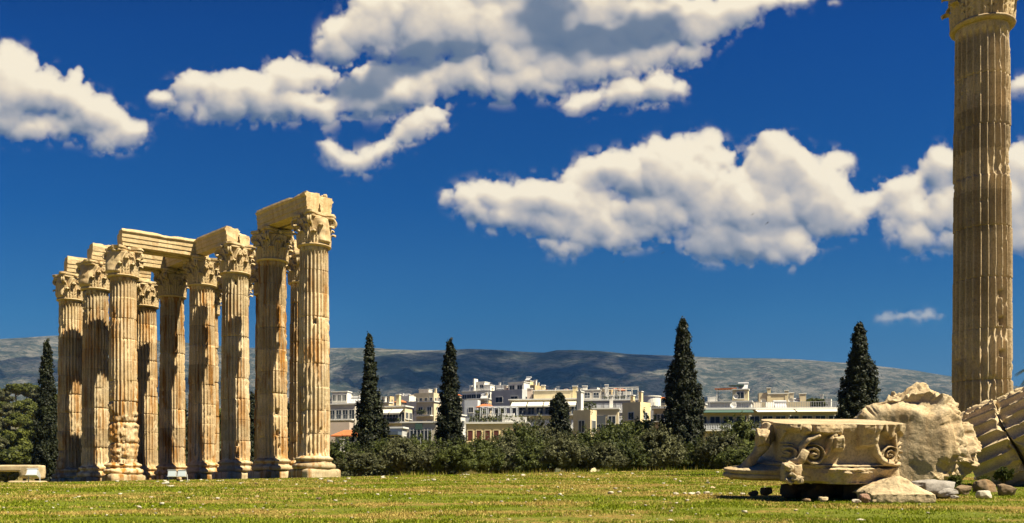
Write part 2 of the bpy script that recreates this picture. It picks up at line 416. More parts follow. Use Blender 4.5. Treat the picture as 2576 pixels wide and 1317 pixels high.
def meadow_mat():
    m, T, bs = new_mat('meadow_soil')
    f, pos, c = patch_mask(T)
    n = T.noise(pos, 24.0, 5, .7)
    soil = T.mix(T.mr(n, .3, .7), c4(.13, .08, .016), c4(.32, .21, .05))
    green = T.mix(T.mr(n, .3, .7), c4(.06, .08, .003), c4(.165, .185, .008))
    T.l.new(T.mix(f, green, soil), bs.inputs['Base Color']); bs.inputs['Roughness'].default_value = .95
    bp = T.new('ShaderNodeBump'); bp.inputs['Strength'].default_value = .6; bp.inputs['Distance'].default_value = .04
    T.l.new(n, bp.inputs['Height']); T.l.new(bp.outputs[0], bs.inputs['Normal']); return m

def grass_mat():
    m, T, bs = new_mat('grass_blades')
    f, pos, c = patch_mask(T)
    rnd = T.new('ShaderNodeNewGeometry').outputs['Random Per Island']
    g = T.mix(rnd, c4(.09, .125, .002), c4(.31, .36, .010))
    dry = T.mix(rnd, c4(.30, .22, .03), c4(.62, .50, .15))
    k = T.mr(T.m('ADD', f, T.m('MULTIPLY', T.m('SUBTRACT', rnd, .5), .7)), .3, .75)
    col = T.mix(k, g, dry); T.l.new(col, bs.inputs['Base Color']); bs.inputs['Roughness'].default_value = .7
    tr = T.new('ShaderNodeBsdfTranslucent'); T.l.new(col, tr.inputs[0]); mx = T.new('ShaderNodeMixShader'); mx.inputs[0].default_value = .3
    out = [n_ for n_ in T.n if n_.type == 'OUTPUT_MATERIAL'][0]
    T.l.new(bs.outputs[0], mx.inputs[1]); T.l.new(tr.outputs[0], mx.inputs[2]); T.l.new(mx.outputs[0], out.inputs[0]); return m

def mountain_mat():
    m, T, bs = new_mat('scrub_mountain')
    pos = T.new('ShaderNodeNewGeometry').outputs['Position']
    q = T.v('MULTIPLY', pos, (.001, .001, .0026))
    big = T.noise(q, 2.2, 5, .6)
    streak = T.noise(T.v('MULTIPLY', pos, (.012, .012, .05)), 1.0, 7, .72)
    speck = T.noise(T.v('MULTIPLY', pos, (.028, .028, .075)), 1.0, 5, .75)
    rock = T.mr(T.m('ADD', T.m('MULTIPLY', streak, .6), T.m('ADD', T.m('MULTIPLY', big, .35), T.m('MULTIPLY', speck, .5))), .66, .86)
    scrub = T.mix(speck, c4(.020, .030, .022), c4(.062, .075, .050))
    stone_c = T.mix(T.noise(q, 9.0, 3), c4(.20, .18, .15), c4(.36, .32, .26))
    col = T.mix(T.m('MULTIPLY', rock, .60), scrub, stone_c)
    T.l.new(col, bs.inputs['Base Color']); bs.inputs['Roughness'].default_value = 1.0
    bp = T.new('ShaderNodeBump'); bp.inputs['Strength'].default_value = 1.0; bp.inputs['Distance'].default_value = 30.0
    T.l.new(T.m('ADD', streak, T.m('MULTIPLY', speck, .5)), bp.inputs['Height']); T.l.new(bp.outputs[0], bs.inputs['Normal']); return m

def hill_mat(name, a, b):
    m, T, bs = new_mat(name)
    pos = T.new('ShaderNodeNewGeometry').outputs['Position']
    n = T.noise(pos, .12, 7, .65)
    T.l.new(T.mix(T.mr(n, .35, .65), c4(*a), c4(*b)), bs.inputs['Base Color']); return m

M = {}
M['stone'] = stone('weathered_marble')
M['stone_stained'] = stone('stained_marble', a=(.80, .62, .38), b=(.60, .43, .22), stain=1.0, grey=.35, stain_col=(.43, .20, .04))
M['stone_capital'] = stone('carved_marble', a=(.72, .56, .33), stain=.35, grey=.45, drum=False, fine=1.6)
M['stone_beam'] = stone('beam_marble', a=(.78, .60, .34), b=(.64, .48, .25), stain=.3, grey=.22, drum=False, bump=.6)
M['stone_grey'] = stone('grey_patina_marble', a=(.70, .55, .35), b=(.50, .385, .235), stain=.25, grey=.45, drum=True)
M['stone_fallen'] = stone('fallen_marble', a=(.66, .525, .325), b=(.45, .345, .20), stain=.25, grey=.7, drum=False, fine=1.8, bump=.95)
M['stone_pale'] = stone('pale_marble', a=(.76, .60, .37), b=(.55, .43, .25), stain=.15, grey=.5, drum=False, fine=2.2)
M['stone_white'] = stone('white_pebble', a=(.66, .61, .49), b=(.48, .42, .31), stain=.05, grey=.1, drum=False, fine=5)
M['stone_brown'] = stone('brown_rock', a=(.30, .21, .12), b=(.17, .12, .07), stain=.2, grey=.4, drum=False, fine=3)
M['stone_red'] = stone('reddish_rock', a=(.36, .22, .15), b=(.22, .13, .09), stain=.1, grey=.3, drum=False, fine=3)
M['stone_greyrock'] = stone('grey_rock', a=(.50, .47, .42), b=(.33, .30, .26), stain=.05, grey=.3, drum=False, fine=3)
M['cypress'] = leaf_mat('cypress_leaves', (.004, .006, .002), (.034, .042, .012), .1)
M['olive'] = leaf_mat('olive_leaves', (.018, .022, .007), (.17, .172, .072), .2)
M['pine'] = leaf_mat('pine_needles', (.018, .026, .005), (.14, .155, .022), .2)
M['green'] = leaf_mat('green_leaves', (.022, .034, .007), (.13, .15, .03), .25)
M['bark'] = plain('bark', (.10, .075, .05), .95, .35, 6)
M['soil'] = meadow_mat(); M['grass'] = grass_mat(); M['mountain'] = mountain_mat()
M['hillside'] = hill_mat('city_hillside_soil', (.05, .06, .025), (.16, .13, .07))
M['woodfloor'] = hill_mat('wood_floor', (.06, .065, .015), (.30, .20, .07))
M['brownhill'] = hill_mat('brown_hill', (.13, .10, .065), (.30, .22, .14))

# ------------------------------------------------------------------ terrain
def ground_z(x, y):
    x = np.asarray(x, float); y = np.asarray(y, float)
    z = np.interp(y, [-40, 0, 5, 9, 15, 22, 35, 50, 60, 70, 85, 110, 150], [-1.9, -1.45, -.95, -.41, -.27, -.12, .12, .38, .54, .60, .5, -.4, -3.0])
    z = z + .019*np.clip(x, -45, 60)*sstep(y, 14, 60)
    drop = sstep(x, -12, -3)*sstep(y, 74, 95)*1.6
    z = z-drop
    z = z + .5*np.exp(-(((x-18.3)/3.6)**2+((y-35.5)/4.2)**2))
    return z
def gz(x, y): return float(ground_z(np.array([x]), np.array([y]))[0])

def build_terrain():
    xs = np.concatenate([np.linspace(-130, -40, 46)[:-1], np.linspace(-40, 40, 201), np.linspace(40, 130, 46)[1:]])
    ys = np.concatenate([np.linspace(-40, 4, 30)[:-1], np.linspace(4, 40, 150)[:-1], np.linspace(40, 150, 160)])
    X, Y = np.meshgrid(xs, ys)
    Z = ground_z(X.ravel(), Y.ravel())
    pts = np.stack([X.ravel(), Y.ravel(), np.zeros(X.size)], 1)
    Z = Z + fbm(pts*.25, 3, 4)*.05 + fbm(pts*1.6, 3, 8)*.018
    V = np.stack([X.ravel(), Y.ravel(), Z], 1)
    a, b = X.shape; idx = np.arange(a*b).reshape(a, b)
    F = np.stack([idx[:-1, :-1], idx[:-1, 1:], idx[1:, 1:], idx[1:, :-1]], -1).reshape(-1, 4)
    tag(link('meadow', mesh_np('meadow', V, F, True), M['soil']), kind='structure')
    # plain far beyond, to the horizon
    mb = MB(); n = 64; an = np.arange(n)/n*2*np.pi; rr = [0.01, 200, 1000, 5000, 20000]
    mb.grid(np.array([[(r*math.cos(t), r*math.sin(t), -16.0) for t in an] for r in rr]), True)
    tag(link('ground', mb, M['hillside']), kind='structure')
    # the slope the city stands on
    xs = np.linspace(-700, 1100, 120); ys = np.concatenate([np.linspace(128, 400, 60)[:-1], np.linspace(400, 1900, 60)])
    X, Y = np.meshgrid(xs, ys); x = X.ravel(); y = Y.ravel()
    Z = city_z(x, y)
    V = np.stack([x, y, Z], 1); a, b = X.shape; idx = np.arange(a*b).reshape(a, b)
    F = np.stack([idx[:-1, :-1], idx[:-1, 1:], idx[1:, 1:], idx[1:, :-1]], -1).reshape(-1, 4)
    tag(link('city_hillside', mesh_np('city_hillside', V, F, True), M['hillside']), kind='structure')
    # wooded hill at the left
    xs = np.linspace(-330, -20, 90); ys = np.linspace(120, 420, 90); X, Y = np.meshgrid(xs, ys); x = X.ravel(); y = Y.ravel()
    Z = wood_z(x, y)+fbm(np.stack([x, y, x*0], 1)*.05, 3, 3)*1.2
    V = np.stack([x, y, Z], 1); a, b = X.shape; idx = np.arange(a*b).reshape(a, b)
    F = np.stack([idx[:-1, :-1], idx[:-1, 1:], idx[1:, 1:], idx[1:, :-1]], -1).reshape(-1, 4)
    tag(link('wooded_hill', mesh_np('wooded_hill', V, F, True), M['woodfloor']), kind='structure')
    # the long mountain
    ridge = np.array([(-900, 880), (-300, 858), (0, 853), (60, 849), (140, 844), (230, 846), (330, 852), (460, 862), (560, 871), (640, 876), (720, 879), (830, 877), (950, 877), (1050, 882), (1130, 881), (1180, 878), (1240, 880), (1300, 884), (1370, 887), (1400, 881), (1440, 880), (1500, 882), (1580, 890), (1650, 894), (1750, 898), (1850, 900), (1950, 903), (2050, 908), (2120, 913), (2200, 920), (2300, 932), (2390, 946), (2470, 957), (2576, 975), (2900, 1010), (3600, 1080)], float)
    px = np.linspace(-800, 3500, 560); t = np.linspace(0, 1, 150)
    top = (HY-np.interp(px, ridge[:, 0], ridge[:, 1]))/FPX
    Yr = 4300.0; Y0 = 1750.0
    PX, T_ = np.meshgrid(px, t); YY = Y0+(Yr-Y0)*T_
    zr = top*Yr
    # rises gently at first, then steeply and rounds off at the crest
    sh = np.interp(t, [0, .15, .35, .6, .8, .93, 1.0], [.20, .24, .33, .55, .78, .94, 1.0])
    ZZ = zr[None, :]*sh[:, None]
    def mountain_point(qx, qy):
        vv = (HY-qy)/FPX; tp = np.interp(qx, px, top); cand = tp*Yr*sh/(Y0+(Yr-Y0)*t); i = int(np.argmin(np.abs(cand-vv))); y = Y0+(Yr-Y0)*t[i]
        return np.array([(qx-CX)/FPX*y, y, vv*y])
    globals()['mountain_point'] = mountain_point
    XX = (PX-CX)/FPX*YY
    pts = np.stack([XX.ravel()*.0011, YY.ravel()*.0006, XX.ravel()*0], 1)
    gul = np.abs(fbm(pts*3.2+fbm(pts*2, 3, 2)[:, None]*.5, 6, 11)).reshape(XX.shape)
    fine = fbm(np.stack([XX.ravel()*.02, YY.ravel()*.012, XX.ravel()*0], 1), 4, 6).reshape(XX.shape)
    env = np.sin(np.pi*np.clip(T_, 0, 1)**1.2)
    ZZ = ZZ-gul*env*170+fine*env*9
    ZZ += fbm(np.stack([XX.ravel()*.004, YY.ravel()*0, XX.ravel()*0], 1), 4, 16).reshape(XX.shape)*4*T_
    # back slope
    V = np.stack([XX, YY, ZZ], 2)
    back = V[-1:].copy(); back = np.repeat(back, 5, 0); 
    for i, (dy, k) in enumerate(((150, .985), (500, .9), (1000, .7), (1700, .4), (2500, 0))): back[i, :, 1] += dy; back[i, :, 2] *= k
    V = np.concatenate([V, back]); a, b = V.shape[:2]; idx = np.arange(a*b).reshape(a, b)
    F = np.stack([idx[:-1, :-1], idx[:-1, 1:], idx[1:, 1:], idx[1:, :-1]], -1).reshape(-1, 4)
    tag(link('mountain', mesh_np('mountain', V.reshape(-1, 3), F, True), M['mountain']), kind='structure')

def city_z(x, y):
    z = np.interp(y, [120, 150, 200, 260, 330, 450, 600, 900, 1300, 1900], [-9, -7, -3, 3, 11, 26, 42, 62, 90, 150])
    return z-6.0*sstep(x, 30, 220)*sstep(y, 200, 500)*2.0-3.0+ np.where(x < -60, -8*sstep(-x, 60, 160), 0)
def wood_z(x, y):
    return -9+24*np.exp(-(((x+150)/95)**2+((y-270)/80)**2))+6*np.exp(-(((x+120)/40)**2+((y-190)/30)**2))
build_terrain()

def build_brown_hill():
    # small bare hill between the town and the mountain
    xs = np.linspace(-1, 1, 50); X, Y = np.meshgrid(xs, xs); r = np.sqrt(X**2+Y**2)
    base = P(1055, 1010, 1500)
    Z = base[2]-40+50*np.exp(-(X*1.9)**2-(Y*2)**2)+fbm(np.stack([X.ravel()*4, Y.ravel()*4, X.ravel()*0], 1), 5, 2).reshape(X.shape)*5
    V = np.stack([base[0]+X*170, 1500+Y*200, Z], 2).reshape(-1, 3); idx = np.arange(2500).reshape(50, 50)
    F = np.stack([idx[:-1, :-1], idx[:-1, 1:], idx[1:, 1:], idx[1:, :-1]], -1).reshape(-1, 4)
    tag(link('brown_hill', mesh_np('brown_hill', V, F, True), M['brownhill']), kind='structure')
build_brown_hill()

def build_grass():
    rng = np.random.RandomState(5)
    N = 520000
    # density falls with the square of distance: uniform in log distance
    lo, hi = 6.5, 70.0
    y = np.exp(rng.uniform(math.log(lo), math.log(hi), N)); x = rng.uniform(-.62, .62, N)*y
    n = fbm(np.stack([x*.9, y*.9, x*0], 1), 3, 21); keep = rng.rand(N) < np.clip(.72+n*1.1, .12, 1)
    x, y = x[keep], y[keep]; N = len(x)
    z = ground_z(x, y)+fbm(np.stack([x, y, x*0], 1)*.25, 3, 4)*.05 - .005
    h = (.015+.0006*y)*rng.uniform(.6, 1.7, N)*(1+.5*np.clip(n[keep], -1, 1)); w = (.0028+.00055*y)*rng.uniform(.7, 1.3, N)
    an = rng.uniform(0, 2*np.pi, N); lean = rng.normal(0, .5, (N, 2))*h[:, None]
    dx = np.cos(an)*w; dy = np.sin(an)*w
    V = np.empty((N, 3, 3)); V[:, 0] = np.stack([x-dx, y-dy, z], 1); V[:, 1] = np.stack([x+dx, y+dy, z], 1)
    V[:, 2] = np.stack([x+lean[:, 0], y+lean[:, 1], z+h], 1)
    F = np.arange(N*3).reshape(N, 3)
    o = link('grass', mesh_np('grass', V.reshape(-1, 3), F), M['grass']); tag(o, kind='stuff')
    # taller straggling weeds, in bunches, at the rim of the meadow
    K = 2600; bx = rng.uniform(-12, 40, 160); by = np.where(bx > -10, rng.uniform(64, 78, 160), 88)
    j = rng.randint(0, 160, K); x = bx[j]+rng.normal(0, .35, K); y = by[j]+rng.normal(0, .35, K); z = ground_z(x, y)
    h = rng.uniform(.15, .5, K); w = .018; an = rng.uniform(0, 6.28, K)
    V = np.empty((K, 3, 3)); V[:, 0] = np.stack([x-w*np.cos(an), y-w*np.sin(an), z-.03], 1); V[:, 1] = np.stack([x+w*np.cos(an), y+w*np.sin(an), z-.03], 1)
    V[:, 2] = np.stack([x+rng.normal(0, .1, K), y+rng.normal(0, .1, K), z+h], 1)
    o = link('weeds', mesh_np('weeds', V.reshape(-1, 3), np.arange(K*3).reshape(K, 3)), M['grass']); tag(o, kind='stuff')
build_grass()

# ------------------------------------------------------------------ leaves and trees
def leaf_quads(C, N, s, rng, aspect=1.6):
    """one small quad per centre; normal N jittered"""
    n = len(C); N = N+rng.normal(0, .55, (n, 3)); N /= np.linalg.norm(N, axis=1)[:, None]+1e-9
    A = rng.normal(0, 1, (n, 3)); A -= N*(A*N).sum(1)[:, None]; A /= np.linalg.norm(A, axis=1)[:, None]+1e-9
    B = np.cross(N, A); s = np.broadcast_to(s, (n,))[:, None]*rng.uniform(.6, 1.3, (n, 1))
    A = A*s*aspect; B = B*s
    V = np.stack([C-A, C-B*.8+A*.1, C+A, C+B*.8+A*.1], 1)
    return V.reshape(-1, 3)

def quads_mesh(name, V): return mesh_np(name, V, np.arange(len(V)).reshape(-1, 4))

def cypress_crown(seed, H, prof, ntuft=330, per=46, leaf=.11):
    """flame-shaped crown of upright tufts with an uneven outline; built around the trunk, z from .03 H"""
    rng = np.random.RandomState(seed); out = []
    tt = np.array([p[0] for p in prof]); rr = np.array([p[1] for p in prof])
    cum = rng.rand(ntuft*4); wt = np.interp(cum, tt, rr); cum = cum[rng.rand(len(cum)) < wt/wt.max()*.9+.08][:ntuft]
    for t in cum:
        ph = rng.uniform(0, 2*np.pi); Rr = np.interp(t, tt, rr)
        bump = 1+.16*math.sin(ph*2+seed+t*9)+.10*math.sin(ph*3-t*17+seed*2)
        rad = Rr*bump*rng.uniform(.62, 1.03); c = np.array([rad*math.cos(ph), rad*math.sin(ph), .03*H+t*H*.955])
        tl = rng.uniform(.5, 1.15)*(.45+.55*min(1, Rr/1.2)); tw = rng.uniform(.2, .38)*(.5+.5*min(1, Rr/1.2))
        k = per; q = rng.normal(0, .5, (k, 3))*np.array([tw, tw, tl*.55])
        q *= 1
        nrm = q/np.array([tw, tw, tl])+np.array([math.cos(ph), math.sin(ph), .35])*.6
        out.append(leaf_quads(c+q+np.array([0, 0, tl*.15]), nrm, leaf, rng, 1.5))
    # inner body
    k = int(ntuft*per*.35); t = rng.rand(k)**1.1; Rr = np.interp(t, tt, rr)*np.sqrt(rng.rand(k))*.8; ph = rng.uniform(0, 6.28, k)
    C = np.stack([Rr*np.cos(ph), Rr*np.sin(ph), .03*H+t*H*.94], 1)
    out.append(leaf_quads(C, np.stack([np.cos(ph), np.sin(ph), ph*0+.3], 1), leaf*2.4, rng, 1.3))
    return quads_mesh('crown', np.concatenate(out))

def broad_crown(seed, rx, rz, nclump=34, per=260, leaf=.085, flat=.8, z0=0.0, inner=.5, small=0):
    """uneven crown of leafy clumps with gaps between; centre of the crown at z0+rz"""
    rng = np.random.RandomState(seed); out = []
    for i in range(nclump):
        d = rng.normal(0, 1, 3); d /= np.linalg.norm(d); d[2] = abs(d[2])*1.1-.35
        rad = rng.uniform(.45, .95) if not small else rng.uniform(.6, 1.0)
        c = d*np.array([rx, rx, rz])*rad+np.array([0, 0, z0+rz])
        cr = rng.uniform(.22, .42)*rx*(.78 if small else 1)
        k = per; q = rng.normal(0, 1, (k, 3)); q /= np.linalg.norm(q, axis=1)[:, None]
        lum = .72+.55*fbm(q*2.2+i*5.1, 3, seed+i)
        p = q*(rng.rand(k, 1)**.25)*cr*lum[:, None]*np.array([1, 1, flat])
        out.append(leaf_quads(c+p, q+np.array([0, 0, .3]), leaf, rng, 1.9))
    if small:
        # sprays standing out of the clumps
        for i in range(150):
            d = rng.normal(0, 1, 3); d /= np.linalg.norm(d); d[2] = abs(d[2])*1.2-.3; c = d*np.array([rx, rx, rz])*rng.uniform(.85, 1.02)+np.array([0, 0, z0+rz])
            dr = d+rng.normal(0, .4, 3)+np.array([0, 0, .5]); dr /= np.linalg.norm(dr); kk = 14; s = rng.rand(kk, 1)
            p = c+dr*s*rng.uniform(.3, .65)+rng.normal(0, .04, (kk, 3)); out.append(leaf_quads(p, np.tile(dr, (kk, 1)), leaf*.85, rng, 2.2))
    k = int(nclump*per*.12); q = rng.normal(0, 1, (k, 3)); q /= np.linalg.norm(q, axis=1)[:, None]
    p = q*(rng.rand(k, 1)**.33)*np.array([rx, rx, rz])*inner+np.array([0, 0, z0+rz*.9])
    out.append(leaf_quads(p, q, leaf*2.2, rng, 1.4))
    return quads_mesh('crown', np.concatenate(out))

def trunk_mesh(seed, H, r0, r1, limbs=5, spread=1.2, wob=.2):
    rng = np.random.RandomState(seed); mb = MB(); zs = np.linspace(0, H, 9)
    path = np.stack([np.cumsum(rng.normal(0, wob*H*.05, 9)), np.cumsum(rng.normal(0, wob*H*.05, 9)), zs], 1); path[0, :2] = 0
    mb.tube(path, np.linspace(r0, r1, 9)*np.r_[1.3, 1.1, np.ones(7)], 8)
    for i in range(limbs):
        k = rng.randint(4, 9); a = i/limbs*6.28+rng.uniform(-.4, .4); p0 = path[k]; L = spread*rng.uniform(.6, 1.1)
        s = np.linspace(0, 1, 6)[:, None]
        p = p0+s*np.array([math.cos(a)*L, math.sin(a)*L, L*.75])+np.sin(s*3)*rng.normal(0, .08, 3)*L
        mb.tube(p, np.linspace(r1*.8, r1*.18, 6), 6)
    return mb.mesh('trunk', True)

def tree(name, loc, label, cat, crown_me, trunk_me, leafm, sc=(1, 1, 1), rz=0.0, group=None):
    t = thing(name, loc, label, cat, group, rz); t.scale = sc
    c = link('crown', crown_me, leafm, t); tr = link('trunk', trunk_me, M['bark'], t)
    return t

def build_trees():
    PR = [  # profiles: (height share, radius)
     [(0, 1.25), (.1, 1.65), (.25, 1.6), (.4, 1.3), (.55, 1.0), (.7, .72), (.82, .48), (.92, .34), (1, .08)],
     [(0, 1.3), (.1, 1.75), (.3, 1.55), (.48, 1.15), (.62, .82), (.75, .62), (.87, .55), (.95, .36), (1, .10)],
     [(0, 1.9), (.1, 2.35), (.3, 2.2), (.5, 1.75), (.63, 1.45), (.7, 1.1), (.83, .85), (.92, .62), (1, .15)],
     [(0, 1.6), (.15, 2.1), (.4, 1.9), (.6, 1.55), (.75, 1.3), (.9, .75), (1, .2)]]
    cy = [cypress_crown(31, 15.5, PR[0], 330, 46, .10), cypress_crown(47, 15.0, PR[1], 330, 46, .10), cypress_crown(53, 17.0, PR[2], 640, 52, .105), cypress_crown(67, 11, PR[3], 260, 46, .12)]
    Hs = [15.5, 15.0, 17.0, 11.0]
    tk = trunk_mesh(3, 4.0, .28, .2, 2, .6, .1)
    def cyp(px, ytop, ybase, Y, k, label, wid=None):
        x = (px-CX)/FPX*Y; zb = (HY-ybase)/FPX*Y; H = (ybase-ytop)/FPX*Y; s = H/Hs[k]
        rmax = max(r for _, r in PR[k])*1.15
        sx = (wid/2/FPX*Y)/rmax if wid else s
        tree('cypress_tree', (x, Y, zb-.1), label, 'cypress tree', cy[k], tk, M['cypress'], (sx, sx, s), px*.7, 'dark cypresses')
    cyp(930, 834, 1200, 92, 0, 'slender dark cypress with pointed tip, first one past the tallest temple column', 92)
    cyp(1132, 850, 1200, 92, 1, 'dark cypress with knobbly narrow top beside the yellow house with maroon shutters', 96)
    cyp(1408, 984, 1150, 96, 3, 'short bushy cypress in front of the yellow flats with cream awnings', 84)
    cyp(1718, 797, 1192, 88, 2, 'tallest and broadest dark cypress, standing alone between the white flats and the long apartment block', 124)
    cyp(2162, 807, 1140, 80, 2, 'dark cypress rising behind the fallen carved capital', 122)
    cyp(118, 852, 1222, 100, 1, 'dark cypress pressed against the outer column of the temple, over the stone bench', 84)
    # trees seen between the columns
    for px, yt, Y, k, lab in ((455, 950, 120, 0, 'dark cypress seen through the gap left of the shaded corner column'),
                              (634, 985, 118, 1, 'dark cypress seen in the narrow gap beside the fully lit middle column'),
                              (727, 1010, 110, 0, 'dark cypress showing in the last gap beside the tallest column')):
        cyp(px, yt, 1210, Y, k, lab, 70)
    ol = [broad_crown(101, 2.3, 2.15, 38, 330, .062, .8, .1, .5, 1), broad_crown(113, 2.5, 1.85, 36, 340, .062, .75, .1, .5, 1), broad_crown(131, 2.0, 2.4, 40, 330, .062, .9, .1, .5, 1)]
    OH = [4.5, 3.9, 5.0]
    ot = trunk_mesh(8, 1.9, .2, .13, 6, 1.3, .5)
    rows = [(850, 1100, 84, 1), (905, 1128, 78, 0), (960, 1100, 88, 2), (1010, 1098, 82, 0), (1062, 1092, 86, 1), (1100, 1120, 80, 0), (1160, 1105, 79, 1), (1215, 1092, 82, 2), (1262, 1092, 86, 0), (1310, 1055, 88, 2),
            (1345, 1046, 92, 0), (1365, 1100, 84, 1), (1425, 1090, 80, 0), (1475, 1074, 82, 2), (1520, 1110, 79, 0), (1545, 1058, 88, 1), (1585, 1100, 82, 2), (1625, 1036, 90, 2), (1655, 1068, 84, 0),
            (1775, 1100, 84, 1), (1815, 1080, 82, 0), (1860, 1042, 86, 2), (1905, 1060, 88, 0), (1870, 1120, 76, 1), (1950, 1080, 90, 1), (2030, 1090, 92, 0)]
    marks = [(0, 'the tallest temple column'), (930, 'the slender pointed cypress'), (1132, 'the knobbly cypress'), (1408, 'the short bushy cypress'), (1718, 'the tallest cypress'), (1990, 'the fallen capital\'s left tip')]
    nth = ['first', 'second', 'third', 'fourth', 'fifth', 'sixth', 'seventh', 'eighth', 'ninth']
    rows.sort(); seen = {}
    for i, (px, yt, Y, k) in enumerate(rows):
        x = (px-CX)/FPX*Y; zb = gz(x, Y)-.15; H = (HY-yt)/FPX*Y-zb; s = H/OH[k]; w = min(1.25, max(.85, s))
        mk = [n for q, n in marks if q <= px][-1]; seen[mk] = seen.get(mk, 0)+1
        size = 'tall' if H > 5.3 else ('low' if H < 4.2 else 'rounded')
        tree('olive_tree', (x, Y, zb), '%s grey-green olive tree, %s one right of %s' % (size, nth[seen[mk]-1], mk), 'olive tree', ol[k], ot, M[('olive', 'green', 'olive', 'olive', 'green')[seen[mk] % 5]], (w, w, s), px*1.3, 'olive trees along the meadow edge')
    # pines and leafy trees on the wooded hill
    pn = [broad_crown(201, 3.2, 2.4, 40, 240, .15, .6, 2.6, .6), broad_crown(211, 2.6, 3.2, 40, 240, .15, .7, 1.8, .6), broad_crown(223, 3.6, 2.2, 40, 240, .15, .55, 2.8, .6)]
    pt = trunk_mesh(19, 5.0, .26, .16, 6, 1.8, .35)
    PH = [7.4, 8.2, 7.2]
    rng = np.random.RandomState(12)
    cnt = {}
    wood = [(-20, 965, 290), (12, 972, 280), (42, 962, 270), (70, 958, 285), (98, 968, 275), (128, 985, 260), (-8, 1000, 240), (25, 1008, 235), (60, 1000, 238), (95, 1010, 232), (5, 1040, 205), (45, 1035, 205), (85, 1050, 200),
            (-5, 1085, 160), (30, 1078, 165), (72, 1070, 160), (20, 1120, 140), (60, 1110, 140), (100, 1100, 150),
            (290, 1010, 190), (350, 1000, 190), (372, 1060, 150), (392, 990, 210), (458, 1020, 170), (470, 1080, 140), (548, 1000, 180), (555, 1090, 140), (630, 1050, 150), (640, 1090, 130), (722, 1090, 120), (735, 1070, 140), (215, 1050, 150), (270, 1090, 140)]
    wood = wood[:19]+sorted(wood[19:]); wood[:19] = sorted(wood[:19], key=lambda q: (0 if q[1] < 990 else 1 if q[1] < 1030 else 2 if q[1] < 1060 else 3 if q[1] < 1100 else 4, q[0]))
    for i, (px, yt, Y) in enumerate(wood):
        k = i % 3; x = (px-CX)/FPX*Y; zt = (HY-yt)/FPX*Y; H = PH[k]*rng.uniform(.9, 1.25) if px < 150 else max(6.5, zt+4)
        s = H/PH[k]; w = s*rng.uniform(.85, 1.05) if px < 150 else min(s, 1.0)
        hue = 'dark' if i % 2 else 'bright'
        if px < 150:
            row = 'top' if yt < 990 else ('upper middle' if yt < 1030 else ('lower middle' if yt < 1060 else ('lower' if yt < 1100 else 'lowest')))
            cnt[row] = cnt.get(row, 0)+1; lab = '%s green tree on the wooded hill, %s from the left in its %s row' % (hue, nth[cnt[row]-1], row)
        else:
            cnt['gap'] = cnt.get('gap', 0)+1; lab = '%s green tree behind the temple, %s from the left in the gaps between columns' % (hue, (nth+['tenth', 'eleventh', 'twelfth', 'thirteenth', 'fourteenth'])[cnt['gap']-1])
        tree('pine_tree', (x, Y, zt-H), lab, 'tree', pn[k], pt, M['pine'] if i % 2 == 0 else M['olive'], (w, w, s), px*.9, 'trees of the wooded hill')
    # garden trees among the houses
    for px, yt, Y, k, w, lab in ((1012, 1085, 110, 1, .9, 'yellowish green pine tucked against the slender cypress'), (1345, 1062, 135, 0, .8, 'dark garden tree beside the yellow house with maroon shutters'),
                             (1590, 1052, 128, 2, 1.15, 'broad light green garden tree below the beige terraced house'), (1630, 1010, 240, 0, .7, 'dark garden tree on the terrace behind the beige house'), (1545, 1088, 120, 0, .8, 'leafy garden tree in front of the beige terraced house'),
                             (2048, 996, 210, 0, .8, 'yellow-green round tree on the roof line beside the chimneys'), (1260, 1022, 230, 1, .6, 'green tree peeping over the roof terrace of the yellow house'), (1213, 1026, 225, 0, .6, 'small tree between the terracotta roof and the roof terrace'),
                             (845, 1068, 200, 0, .7, 'tree between the grey flats and the low pinkish wall')):
        x = (px-CX)/FPX*Y; zt = (HY-yt)/FPX*Y; H = PH[k]*w*1.0
        tree('garden_tree', (x, Y, zt-H), lab, 'tree', pn[k], pt, M['green'], (w, w, w), px*.3)
build_trees()
def build_undergrowth():
    # low tangle closing the foot of the olive row
    rng = np.random.RandomState(91); n = 42000
    px = rng.uniform(815, 2120, n); Y = rng.uniform(86, 100, n); x = (px-CX)/FPX*Y
    top = 1.5+.9*fbm(np.stack([x*.35, Y*.2, x*0], 1), 3, 31); z = ground_z(x, Y)-.2+rng.rand(n)**.8*np.clip(top, .3, 3)
    C = np.stack([x, Y, z], 1); N = rng.normal(0, 1, (n, 3))+np.array([0, -.5, .6])
    o = link('undergrowth', quads_mesh('undergrowth', leaf_quads(C, N, .10, rng, 1.7)), M['olive']); tag(o, kind='stuff')
build_undergrowth()
# ------------------------------------------------------------------ temple columns
ROW_ANG = math.atan2(3.8, -3.7)                 # direction in which the rows run away from the camera

